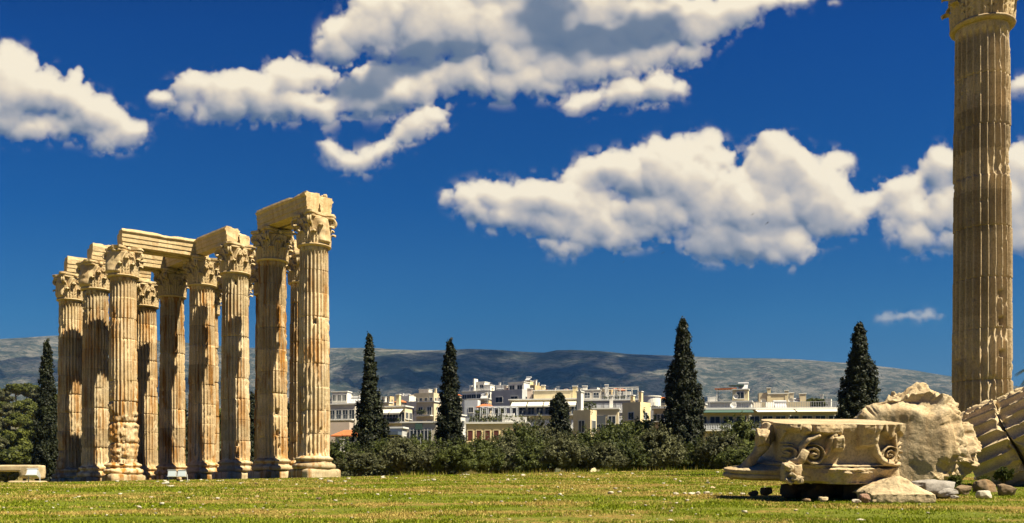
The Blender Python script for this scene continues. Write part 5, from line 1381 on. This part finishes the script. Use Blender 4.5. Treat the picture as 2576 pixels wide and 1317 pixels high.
def building(label, x0, x1, yt, yb, Y, wall, yaw=-22, ratio=.7, cols=4, side=2, kinds=('glass',), fh=3.1, wsize=(1.3, 1.4), balcony=(), awning=(), roof='slab', extra=None, group=None, cat='building', name='apartment_building', rail='rail', rows=None, win=True):
    tot = (x1-x0)/FPX*Y; th = R(abs(yaw)); w = tot/(math.cos(th)+ratio*math.sin(th)); d = w*ratio
    zt = (HY-yt)/FPX*Y; zb = (HY-yb)/FPX*Y-7; H = zt-zb
    # the near corner decides the silhouette: centre of the box in plan
    cx = ((x0+x1)/2-CX)/FPX*Y
    t = thing(name, (cx, Y+d*.5, zb), label, cat, group, R(yaw))
    mb = MB(); mb.box((0, 0, H/2), (w, d, H)); link('wall', mb, wall, t)
    if roof == 'slab':
        mb = MB(); mb.box((0, 0, H+.09), (w+.5, d+.5, .24)); ro = link('roof', mb, M['slab'], t); ztop = H+.21
    elif roof == 'parapet':
        mb = MB(); e = .2
        for (c, s) in (((0, -d/2+e/2, H+.35), (w+.04, e, .7)), ((0, d/2-e/2, H+.35), (w+.04, e, .7)), ((-w/2+e/2, 0, H+.35), (e, d-2*e-.02, .7)), ((w/2-e/2, 0, H+.35), (e, d-2*e-.02, .7))): mb.box(c, s)
        ro = link('parapet', mb, wall, t); ztop = H+.02
    elif roof == 'tile':
        mb = MB(); e = .5; rh = .22*d+.3
        V = [(-w/2-e, -d/2-e, H), (w/2+e, -d/2-e, H), (w/2+e, d/2+e, H), (-w/2-e, d/2+e, H), (-w/2+d*.35, 0, H+rh), (w/2-d*.35, 0, H+rh)]
        V += [(x, y, H-.15) for x, y, z in V[:4]]
        mb.add(V, [(0, 1, 5, 4), (2, 3, 4, 5), (1, 2, 5), (3, 0, 4), (9, 8, 7, 6), (6, 7, 1, 0), (7, 8, 2, 1), (8, 9, 3, 2), (9, 6, 0, 3)]); ro = link('roof', mb, M['tile'], t); ztop = H+rh
    nf = rows if rows else max(1, int((H-5)/fh))
    for f in range(nf if win else 0):
        zc = H-1.75-f*fh
        if zc < 1: break
        k = kinds[f % len(kinds)]
        bal = f in balcony
        for i in range(cols):
            x = -w/2+w*(i+.5)/cols
            hh = wsize[1]+(.6 if bal else 0); window(t, (x, -d/2-.0, zc-(.3 if bal else 0)), wsize[0], hh, 0, k)
        for i in range(side):
            y = -d/2+d*(i+.5)/side; window(t, (w/2+.0, y, zc), wsize[0], wsize[1], 1, k)
        if bal:
            bw = w*.94; b = bx('balcony', t, (0, -d/2-.66, zc-1.45), (bw, 1.3, .18), M['slab']); railing('railing', b, -bw/2+.05, bw/2-.05, -.58, .09, M[rail], solid=(rail == 'whiterail'))
        if f in awning:
            n = max(1, cols//2); aw = w*.94/n
            for i in range(n):
                mb = MB(); xa = -w*.47+aw*i+.1; xb = xa+aw-.2; yy = -d/2
                V = [(xa, yy-.01, zc+1.35), (xb, yy-.01, zc+1.35), (xb, yy-1.7, zc+.45), (xa, yy-1.7, zc+.45), (xa, yy-1.7, zc+.15), (xb, yy-1.7, zc+.15)]
                V += [(x, y+.02, z-.05) for x, y, z in V]
                mb.add(V, [(0, 1, 2, 3), (3, 2, 5, 4), (9, 8, 7, 6), (10, 11, 8, 9), (0, 6, 7, 1), (4, 5, 11, 10), (1, 7, 8, 2), (2, 8, 11, 5), (3, 9, 6, 0), (4, 10, 9, 3)])
                link('awning', mb, M['greenawning'] if rail == 'whiterail' and roof == 'slab' and f > 3 else M['awning'], t)
    if extra: extra(t, w, d, H, ztop)
    if roof in ('slab', 'parapet') and Y < 400 and w > 6:
        rr = np.random.RandomState(int(x0)+int(yt)*7); n = int(min(8, 2+w/5))
        for i in range(n):
            x, y = rr.uniform(-.45, .45)*w, rr.uniform(-.05, .42)*d; k = rr.randint(6)
            if k == 0: antenna(t, x, y, ztop, rr.uniform(1.8, 3.2))
            elif k == 1: heater(t, x, y, ztop)
            elif k == 2: chimney(t, x, y, ztop, .55, rr.uniform(1.0, 1.9), W['cream'] if rr.rand() < .5 else W['white'])
            elif k == 3: bx('roof_cabinet', t, (x, y, ztop+.6), (1.2, 1.0, 1.2), W['grey'] if rr.rand() < .5 else W['white'])
            elif k == 4: antenna(t, x, y, ztop, rr.uniform(2.2, 3.6))
            else: dish(t, x, y, ztop)
    return t

def chimney(t, x, y, z, w=.7, h=1.8, mat=None):
    c = bx('chimney', t, (x, y, z+h/2), (w, w, h), mat or W['cream']); bx('cap', c, (0, 0, h/2+.08), (w+.2, w+.2, .16), M['slab']); return c
def antenna(t, x, y, z, h=2.4):
    mb = MB(); mb.tube([(0, 0, 0), (0, 0, h)], .04, 5)
    for k, L in ((.95, .9), (.85, .7), (.75, .5)): mb.tube([(-L/2, 0, h*k), (L/2, 0, h*k)], .025, 4)
    link('antenna', mb, M['rail'], t, (x, y, z))
def heater(t, x, y, z):
    mb = MB(); mb.add([(-.9, -.9, .2), (.9, -.9, .2), (.9, .5, 1.2), (-.9, .5, 1.2), (-.9, -.85, .12), (.9, -.85, .12), (.9, .55, 1.12), (-.9, .55, 1.12)], [(0, 1, 2, 3), (7, 6, 5, 4), (0, 4, 5, 1), (1, 5, 6, 2), (2, 6, 7, 3), (3, 7, 4, 0)])
    mb.tube([(-1.0, .6, 1.35), (1.0, .6, 1.35)], .28, 10); mb.tube([(-.8, .5, 0), (-.8, .5, 1.2)], .04, 4); mb.tube([(.8, .5, 0), (.8, .5, 1.2)], .04, 4)
    link('solar_heater', mb, M['metal'], t, (x, y, z))
def dish(t, x, y, z):
    mb = MB(); mb.lathe([(.02, 0), (.3, .05), (.5, .16), (.52, .16), (.32, .02), (.02, -.03)], 14); mb.V[0] = mb.V[0][:, [0, 2, 1]]*np.array([1, -1, 1]); mb.tube([(0, 0, -.9), (0, .02, 0)], .04, 5); link('satellite_dish', mb, M['slab'], t, (x, y, z+.9))
def planter(t, x, y, z, L, seed=1, hgt=.7):
    rng = np.random.RandomState(seed); n = int(max(60, L*90)); C = np.stack([rng.uniform(-L/2, L/2, n), rng.uniform(-.3, .3, n), rng.uniform(0, hgt, n)*(.5+.5*np.abs(np.sin(rng.uniform(-L/2, L/2, n)*2)))], 1)
    link('planter_plants', quads_mesh('planter_plants', leaf_quads(C, rng.normal(0, 1, (n, 3)), .13, rng, 1.5)), M['green'], t, (x, y, z))
def upper(t, c, s, mat, nm='penthouse', wins=0):
    u = bx(nm, t, c, s, mat); bx('roof_slab', u, (0, 0, s[2]/2+.08), (s[0]+.3, s[1]+.3, .18), M['slab'])
    for i in range(wins): window(t, (c[0]-s[0]/2+s[0]*(i+.5)/wins, c[1]-s[1]/2, c[2]), min(1.6, s[0]/wins*.7), 1.4, 0)
    return u

def build_town():
    # --- left of the slender cypress
    building('low pinkish wall-like house with a flat blank front, beside the tallest temple column', 815, 884, 1074, 1100, 150, W['pink'], -8, .5, 0, 0, win=False, roof='parapet')
    def tile_extra(t, w, d, H, z): chimney(t, -w*.2, -d*.65, H-2.2, .5, 1.6, M['slab'])
    building('pale house with an orange terracotta tiled roof, left of the slender cypress', 842, 922, 1096, 1128, 128, W['paleblue'], -12, .6, 4, 2, roof='tile', extra=tile_extra, fh=2.8)
    building('grey flats with recessed balconies left of the slender cypress', 826, 905, 1018, 1080, 190, W['grey'], -14, .6, 4, 2, balcony=(0, 1, 2), extra=lambda t, w, d, H, z: (upper(t, (-w*.15, 0, z+1.2), (w*.6, d*.6, 2.4), W['white'], wins=3), antenna(t, w*.3, 0, z), heater(t, w*.3, .5, z)))
    building('white-roofed brownish flats high up just right of the tallest temple column', 832, 900, 1004, 1030, 330, W['tan'], -20, .7, 5, 2, roof='slab')
    # --- between the two slender cypresses
    building('dark blue-grey low hall with a slanting canopy beside the slender cypress', 955, 1020, 1078, 1130, 140, W['bluegrey'], -12, .6, 3, 1, extra=lambda t, w, d, H, z: bx('canopy', t, (0, -d*.5-.9, H-.8), (w*.95, 1.7, .5), M['bluemetal']))
    def glass_extra(t, w, d, H, z):
        g = bx('glass_front', t, (w*.05, -d/2-.06, H-3.6), (w*.62, .16, 5.2), M['pane'])
        for i in range(7): bx('mullion', g, (-w*.31+w*.62*i/6, -.10, 0), (.12, .08, 5.2), M['metal'])
        for i in range(4): bx('transom', g, (0, -.085, -2.4+1.6*i), (w*.62, .05, .1), M['metal'])
        bx('entrance_panel', t, (w*.0, -d/2-.10, H-.6), (w*.2, .24, 1.0), M['greenawning'])
    building('modern grey block with a dark reflecting glass front beside the knobbly cypress', 1010, 1106, 1064, 1128, 150, W['grey'], -10, .5, 1, 1, extra=glass_extra, win=False)
    building('cream house with cream awnings and a planted balcony right of the slender cypress', 955, 1034, 1024, 1084, 185, W['cream'], -20, .6, 4, 2, balcony=(0, 1), awning=(0,), extra=lambda t, w, d, H, z: (chimney(t, w*.15, -d*.2, z, .7, 2.2, W['yellow']), planter(t, 0, -d*.5-1.0, H-3.0, w*.8, 4)))
    building('plain white cubic house above the glass-fronted block', 1021, 1072, 1018, 1062, 220, W['white'], -35, .9, 1, 0, rows=1, roof='parapet')
    building('beige flats with deep yellow balconies left of the knobbly cypress', 1046, 1112, 1012, 1064, 215, W['beige'], -28, .8, 2, 1, balcony=(0, 1, 2), extra=lambda t, w, d, H, z: (antenna(t, 0, 0, z), planter(t, -w*.1, -d*.5-1.0, H-2.7, w*.5, 9, .9)))
    building('pale beige house on the crest above the white cubic house', 1040, 1108, 994, 1020, 340, W['beige'], -24, .7, 4, 2, roof='parapet', extra=lambda t, w, d, H, z: (upper(t, (-w*.1, 0, z+1.0), (w*.5, d*.5, 2.2), W['white']), chimney(t, w*.4, 0, z, .7, 2.4), antenna(t, -w*.4, 0, z, 3)))
    building('small white house with solar panels on the crest right of the slender cypress', 990, 1044, 1002, 1024, 320, W['white'], -26, .7, 3, 2, roof='parapet', extra=lambda t, w, d, H, z: (heater(t, -w*.25, 0, z), heater(t, w*.1, 0, z), antenna(t, w*.4, 0, z)))
    # --- between the knobbly cypress and the bushy one
    def yellow_extra(t, w, d, H, z):
        b = bx('balcony', t, (-w*.27, -d/2-.6, H-4.3), (w*.40, 1.2, .2), M['slab']); railing('railing', b, -w*.2+.05, w*.2-.05, -.55, .1, M['whiterail'], .9)
        pg = MB()
        for i in range(7): pg.tube([(-w*.3+w*.1*i, -d*.25, 0), (-w*.3+w*.1*i, -d*.25, 2.3), (-w*.3+w*.1*i, d*.25, 2.3), (-w*.3+w*.1*i, d*.25, 0)], .07, 6)
        pg.tube([(-w*.3, -d*.25, 2.3), (w*.3, -d*.25, 2.3)], .07, 6); pg.tube([(-w*.3, d*.25, 2.3), (w*.3, d*.25, 2.3)], .07, 6)
        link('pergola', pg, M['whiterail'], t, (w*.02, 0, z)); planter(t, 0, -d*.42, z, w*.9, 3, 1.0); bx('parapet', t, (w*.3, -d*.5+.1, z+.35), (w*.4, .15, .7), M['slab'])
        railing('railing', t, -w*.48, w*.1, -d*.48, z, M['rail'], 1.2)
        for i, xx in enumerate((-.1, .12, .22)): bx('roof_cabinet', t, (w*xx, d*.1, z+.7), (.9, .8, 1.4), M['slab'])
    building('yellow house with a white roof slab, maroon shutters and a cluttered roof terrace', 1172, 1332, 1066, 1112, 135, W['yellow'], -6, .45, 7, 2, kinds=('shutter',), fh=3.2, wsize=(.95, 1.7), roof='slab', extra=yellow_extra)
    building('pale blue plain block with a blank front left of the small terracotta roof', 1168, 1208, 1014, 1050, 230, W['paleblue'], -15, .7, 1, 1, rows=1, roof='parapet')
    building('small house with a terracotta roof squeezed below the blue-grey block', 1203, 1240, 1024, 1048, 225, W['beige'], -15, .7, 2, 1, roof='tile')
    building('orange-brown low house behind the small terracotta roof', 1176, 1240, 1005, 1022, 270, W['tan'], -18, .6, 5, 2, extra=lambda t, w, d, H, z: (antenna(t, -w*.2, 0, z), heater(t, w*.2, 0, z)))
    def whites(t, w, d, H, z):
        upper(t, (w*.0, d*.1, z+1.6), (w*.42, d*.6, 3.2), W['white'], 'tower_block', 2); upper(t, (w*.32, 0, z+1.0), (w*.22, d*.5, 2.0), W['white'], 'stair_head'); railing('railing', t, -w*.48, w*.48, -d*.49, z, M['whiterail'], 1.0); bx('side_wing', t, (-w*.12, -d*.2, z+2.2), (w*.05, d*.4, 4.4), W['white']); antenna(t, w*.4, 0, z, 3)
        chimney(t, -w*.35, 0, z, .9, 2.2, W['white'])
    building('bright white stepped flats on the skyline right of the knobbly cypress', 1162, 1254, 985, 1014, 330, W['white'], -26, .6, 6, 2, extra=whites, wsize=(2.0, 1.6))
    building('tall blue-grey block with a bright white side wall', 1236, 1340, 988, 1062, 240, W['bluegrey'], -30, .6, 2, 1, rows=2, wsize=(2.2, 1.5), roof='parapet', extra=lambda t, w, d, H, z: (upper(t, (w*.2, d*.1, z+1.3), (w*.5, d*.6, 2.6), W['white'], wins=2), chimney(t, -w*.2, 0, z, .8, 2.0, W['pink']), antenna(t, -w*.35, 0, z)))
    building('ochre house with a water tank on its roof, highest roof on the skyline', 1304, 1362, 975, 1006, 340, W['tan'], -30, .7, 3, 2, roof='parapet', extra=lambda t, w, d, H, z: (upper(t, (-w*.1, 0, z+1.2), (w*.45, d*.5, 2.4), W['yellow']), heater(t, -w*.1, 0, z+2.6), chimney(t, w*.35, 0, z, .8, 2.6, W['white'])))
    def apt(t, w, d, H, z):
        upper(t, (w*.1, d*.15, z+.9), (w*.55, d*.5, 1.8), W['cream']); chimney(t, w*.42, 0, z, .9, 2.6, W['yellow']); chimney(t, -w*.05, d*.2, z, .7, 3.0, W['cream']); chimney(t, -w*.25, d*.2, z, 1.0, 2.4, W['pink']); antenna(t, -w*.1, 0, z)
    building('yellow flats with rows of cream awnings behind the short bushy cypress', 1282, 1468, 1006, 1072, 190, W['yellow'], -10, .4, 8, 2, kinds=('glass', 'blind', 'blind'), balcony=(0, 1), awning=(0,), extra=apt, wsize=(1.5, 1.5))
    # --- right of the bushy cypress
    def grid(t, w, d, H, z):
        pg = MB()
        for i in range(6):
            x = -w*.02+w*.5*i/5; pg.box((x, -d*.48, 1.3), (.16, .16, 2.6)); pg.box((x, d*.2, 1.3), (.16, .16, 2.6)); pg.box((x, -d*.14, 2.62), (.16, d*.68+.16, .12))
        pg.box((w*.23, -d*.48, 2.76), (w*.52, .2, .16)); pg.box((w*.23, d*.2, 2.76), (w*.52, .2, .16)); link('pergola', pg, W['white'], t, (0, 0, z))
        railing('railing', t, -w*.48, w*.48, -d*.49, z, M['whiterail'], 1.0); upper(t, (-w*.3, d*.1, z+1.2), (w*.3, d*.5, 2.4), W['grey'], wins=2); chimney(t, -w*.42, 0, z, 1.1, 3.4, W['white']); chimney(t, -w*.05, 0, z, .8, 3.6, W['white']); planter(t, w*.1, -d*.4, z, w*.4, 6, .9); antenna(t, w*.1, 0, z)
    building('white and grey modern flats with a square white roof pergola and white blinds', 1458, 1616, 1008, 1060, 215, W['grey'], -8, .45, 5, 2, kinds=('blind',), wsize=(3.4, 2.1), roof='slab', extra=grid, balcony=(1,))
    def terr(t, w, d, H, z):
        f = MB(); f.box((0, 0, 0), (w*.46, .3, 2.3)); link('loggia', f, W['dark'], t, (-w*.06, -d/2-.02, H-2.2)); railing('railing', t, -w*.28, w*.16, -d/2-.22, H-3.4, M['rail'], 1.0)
        planter(t, -w*.3, -d*.4, z, w*.4, 8, 1.0); chimney(t, w*.3, 0, z, .5, 2.0, W['white'])
    building('beige terraced house with a dark loggia right of the bushy cypress', 1462, 1562, 1030, 1100, 150, W['beige'], -10, .5, 3, 1, extra=terr, roof='slab')
    building('blank beige block with narrow windows and white pipe chimney beside the bushy cypress', 1443, 1502, 1044, 1120, 140, W['cream'], -36, .6, 1, 1, fh=3.4, wsize=(1.2, 1.9), roof='parapet', extra=lambda t, w, d, H, z: (chimney(t, -w*.2, -d*.2, z, .75, 3.4, M['slab']), planter(t, w*.25, -d*.3, z, w*.5, 5, 1.0)))
    building('sunlit cream wing with an arched awning left of the tallest cypress', 1568, 1640, 1022, 1075, 170, W['yellow'], -40, .9, 1, 1, roof='parapet', rows=2, extra=lambda t, w, d, H, z: (chimney(t, -w*.2, 0, z, .6, 2.0), chimney(t, w*.25, 0, z, .6, 2.6)))
    def drum(t, w, d, H, z):
        mb = MB(); mb.lathe([(w*.62, 0), (w*.62, 2.2), (w*.66, 2.25), (w*.66, 2.5), (.1, 2.6)], 28); link('round_penthouse', mb.mesh('round_penthouse'), W['white'], t, (0, 0, z))
        railing('railing', t, -w*.48, w*.48, -d*.49, z, M['rail'])
    building('house with a round white penthouse left of the tallest cypress', 1612, 1664, 1024, 1056, 230, W['cream'], -18, .8, 3, 2, extra=drum)
    building('small beige house with one dark window in the shade of the tallest cypress', 1645, 1690, 1028, 1075, 175, W['tan'], -22, .8, 2, 1, roof='slab')
    # --- right of the tallest cypress
    def long_x(t, w, d, H, z):
        for i, (xa, xb) in enumerate(((-.12, .12), (.13, .40), (.41, .49))):
            L = (xb-xa)*w; mb = MB(); V = [(0, 0, .5), (L, 0, .5), (L, -1.9, .05), (0, -1.9, .05)]; V += [(a, b+.01, c-.08) for a, b, c in V]; mb.add(V, [(0, 1, 2, 3), (7, 6, 5, 4), (0, 4, 5, 1), (1, 5, 6, 2), (2, 6, 7, 3), (3, 7, 4, 0)]); link('awning', mb, M['awning'] if i != 9 else M['greenawning'], t, (xa*w, -d/2-.02, H-.55))
        mb = MB(); V = [(-w*.49, 0, .5), (-w*.14, 0, .5), (-w*.14, -1.7, .0), (-w*.49, -1.7, .0)]; V += [(a, b+.01, c-.08) for a, b, c in V]; mb.add(V, [(0, 1, 2, 3), (7, 6, 5, 4), (0, 4, 5, 1), (1, 5, 6, 2), (2, 6, 7, 3), (3, 7, 4, 0)]); link('awning', mb, M['greenawning'], t, (0, -d/2-.02, H-.55))
        for i in range(10): planter(t, -w*.2+w*.07*i, -d/2-.9, H-3.0, .7, 40+i, 1.2)
        railing('railing', t, -w*.48, w*.48, -d*.47, z, M['rail'], .9)
    building('long low flats with cream and green awnings and white railings, right of the tallest cypress', 1752, 2150, 1030, 1084, 140, W['beige'], -4, .28, 12, 2, balcony=(0, 1), rail='whiterail', kinds=('glass',), wsize=(1.6, 1.6), extra=long_x)
    def deck(t, w, d, H, z):
        upper(t, (w*.25, -d*.1, z+1.1), (w*.36, d*.6, 2.2), W['cream'], wins=1); dish(t, w*.15, -d*.42, z); bx('roof_canopy', t, (-w*.1, 0, z+2.6), (w*.5, d*.6, .14), M['tile']); bx('roof_canopy', t, (w*.15, .2, z+3.2), (w*.35, d*.5, .12), M['greenawning'])
        for xx in (-.3, .1): bx('post', t, (w*xx, -d*.25, z+1.3), (.14, .14, 2.56), W['white'])
        bx('sun_screen', t, (-w*.42, -d*.3, z+.5), (w*.18, .3, 1.0), M['slab']); heater(t, w*.3, d*.1, z+2.3)
    building('white house with a tilted white screen and roof canopies right of the tallest cypress', 1784, 1902, 1012, 1050, 185, W['white'], -18, .5, 4, 1, extra=deck)
    def towers(t, w, d, H, z):
        bx('stair_tower', t, (-w*.32, 0, z+1.3), (w*.16, d*.4, 2.8), W['beige']); upper(t, (-w*.06, 0, z+1.2), (w*.34, d*.5, 2.4), W['cream'], 'stair_head'); chimney(t, -w*.22, -d*.2, z, .7, 3.6, W['cream']); chimney(t, w*.1, -d*.2, z, .7, 3.0, W['cream']); chimney(t, w*.2, 0, z, .8, 2.6, W['grey']); chimney(t, w*.40, 0, z, 1.2, 2.4, W['beige']); dish(t, w*.16, -d*.45, z); dish(t, -w*.33, -d*.42, z); heater(t, w*.3, -d*.1, z); antenna(t, -w*.1, 0, z, 3); bx('stair_tower', t, (w*.3, d*.2, z+.7), (w*.3, d*.3, 1.5), W['white'])
    building('beige block crowded with chimneys and dishes, left of the cypress behind the fallen capital', 1900, 2046, 1020, 1056, 190, W['beige'], -10, .5, 6, 2, extra=towers, roof='parapet')
    # --- modest houses between the larger blocks
    fill = [(868, 1000, 34, 300, 'beige'), (905, 1010, 26, 280, 'white'), (972, 1014, 30, 290, 'cream'), (1006, 1012, 26, 300, 'grey'), (1118, 1006, 36, 300, 'white'), (1140, 1022, 34, 250, 'beige'), (1150, 1046, 40, 200, 'white'), (1195, 996, 28, 350, 'cream'), (1262, 974, 30, 360, 'white'), (1288, 986, 30, 345, 'beige'), (1374, 990, 34, 320, 'white'), (1400, 994, 26, 330, 'pink'), (1430, 990, 32, 340, 'cream'), (1456, 996, 26, 300, 'white'), (1560, 1012, 40, 240, 'white'), (1600, 1036, 34, 200, 'beige'), (1640, 1042, 30, 190, 'white'), (1764, 1018, 30, 220, 'beige'), (1925, 1010, 26, 240, 'white'), (2000, 1012, 30, 240, 'cream'), (2078, 1012, 40, 210, 'white')]
    fill.sort(); seen = {}; marks0 = [(0, 'the tallest temple column'), (930, 'the slender cypress'), (1132, 'the knobbly cypress'), (1408, 'the bushy cypress'), (1718, 'the tallest cypress')]
    nth0 = ['first', 'second', 'third', 'fourth', 'fifth', 'sixth', 'seventh', 'eighth', 'ninth']
    cn = dict(white='white', beige='beige', cream='cream', grey='grey', pink='pinkish', tan='ochre')
    for i, (px, yt, wp, Y, wk) in enumerate(fill):
        mk = [n for q, n in marks0 if q <= px][-1]; seen[mk] = seen.get(mk, 0)+1
        building('modest %s house wedged between larger blocks, %s right of %s' % (cn[wk], nth0[seen[mk]-1], mk), px-wp/2, px+wp/2, yt, yt+26, Y, W[wk], -14-(i*7) % 26, .7, 2+i % 2, 1, rows=2, roof=('parapet', 'slab', 'slab', 'tile')[i % 4], wsize=(1.2, 1.5), balcony=(0,) if i % 3 == 0 else (), name='house', cat='house', extra=lambda t, w, d, H, z: (antenna(t, w*.2, 0, z), chimney(t, -w*.2, 0, z, .6, 1.6, W['white'])))
    # --- little houses far up the slope
    rng = np.random.RandomState(77); wl = ['white', 'beige', 'cream', 'grey', 'pink', 'tan', 'white']
    cname = dict(white='white', beige='beige', cream='cream', grey='grey', pink='pinkish', tan='ochre')
    spots = [(838, 1002), (862, 1006), (884, 1001), (905, 1008), (975, 1002), (1002, 995), (1030, 998), (1056, 1000), (1085, 996), (1150, 996), (1172, 1000), (1375, 984), (1392, 990), (1408, 986), (1425, 982), (1442, 988), (1455, 978), (1480, 984), (1497, 980), (1512, 977), (1530, 982), (1548, 978), (1562, 984), (1578, 990), (1640, 1006), (1668, 1004), (720, 1000), (735, 1004), (1920, 1004), (1960, 1002), (2020, 1006), (1350, 996), (1270, 984), (1290, 980)]
    marks = [(0, 'the temple gap'), (828, 'the tallest temple column'), (930, 'the slender cypress'), (1132, 'the knobbly cypress'), (1408, 'the bushy cypress'), (1718, 'the tallest cypress')]; seen = {}
    nth = ['first', 'second', 'third', 'fourth', 'fifth', 'sixth', 'seventh', 'eighth', 'ninth', 'tenth', 'eleventh', 'twelfth', 'thirteenth', 'fourteenth']; spots.sort()
    for i, (px, yt) in enumerate(spots):
        Y = rng.uniform(420, 640); wpx = rng.uniform(16, 32); wk = wl[rng.randint(7)]
        mk = [n for q, n in marks if q <= px][-1]; seen[mk] = seen.get(mk, 0)+1; pl = '%s right of %s' % (nth[seen[mk]-1], mk)
        rf = ('tile', 'slab', 'parapet')[rng.randint(3)]; nw = rng.randint(2, 4)
        rt = {'tile': 'tiled', 'slab': 'flat overhanging', 'parapet': 'flat'}[rf]
        building('tiny far %s house with %s roof, %s' % (cname[wk], rt, pl), px-wpx/2, px+wpx/2, yt+rng.uniform(-2, 3), yt+22, Y, W[wk], rng.uniform(-40, -12), rng.uniform(.6, .9), nw, 1, rows=2, roof=rf, group='tiny far houses on the skyline', name='house', cat='house', wsize=(1.2, 1.5), extra=(lambda t, w, d, H, z: antenna(t, 0, 0, z, 2.5)) if i % 3 == 0 else None)
build_town()

# ------------------------------------------------------------------ clouds above the frame that shade part of the mountain, and the hazy air
def build_shade_clouds():
    # thin broken cloud: lets part of the light through
    m, T, bs = new_mat('cloud_white'); bs.inputs['Base Color'].default_value = (.9, .9, .9, 1); bs.inputs['Roughness'].default_value = 1
    pos = T.new('ShaderNodeNewGeometry').outputs['Position']
    n = T.noise(T.v('SCALE', pos, s=.0052), 1.0, 6, .62)
    tr = T.new('ShaderNodeBsdfTransparent'); mx = T.new('ShaderNodeMixShader'); T.l.new(T.mr(n, .36, .60, .10, .62), mx.inputs[0])
    out = [q for q in T.n if q.type == 'OUTPUT_MATERIAL'][0]; T.l.new(tr.outputs[0], mx.inputs[1]); T.l.new(bs.outputs[0], mx.inputs[2]); T.l.new(mx.outputs[0], out.inputs[0])
    rng = np.random.RandomState(9)
    s = np.array(SUN)
    mb = MB()
    for (px, py, rx, ry) in ((1010, 915, 230, 330), (1150, 905, 300, 380), (1330, 900, 330, 420), (1500, 900, 300, 420), (1640, 905, 150, 260), (1080, 960, 300, 330), (1300, 955, 420, 420), (1520, 960, 380, 330), (905, 945, 150, 160), (20, 915, 420, 170), (200, 930, 420, 160), (420, 950, 300, 200)):
        p = mountain_point(px, py); c = p+s*((3600-p[2])/s[2])
        V, F = box_grid(22, 22, 8); V = V/np.linalg.norm(V, axis=1)[:, None]
        d = 1+.30*fbm(V*1.6+px*.01, 5, 3); V = V*d[:, None]*np.array([rx, ry, 90])+c
        mb.add(V, F)
    o = link('clouds', mb.mesh('clouds', True), m); tag(o, kind='stuff')
build_shade_clouds()

def build_haze():
    m = bpy.data.materials.new('hazy_air'); m.use_nodes = True; T = NT(m.node_tree); T.n.clear()
    pv = T.new('ShaderNodeVolumePrincipled'); pv.inputs['Color'].default_value = (.16, .45, 1, 1); pv.inputs['Density'].default_value = .00004; pv.inputs['Anisotropy'].default_value = .0
    out = T.new('ShaderNodeOutputMaterial'); T.l.new(pv.outputs[0], out.inputs['Volume'])
    mb = MB(); mb.box((500, 3300, 345), (9000, 6800, 730)); o = link('haze', mb, m); tag(o, kind='stuff')
HAZE = True
if HAZE: build_haze()
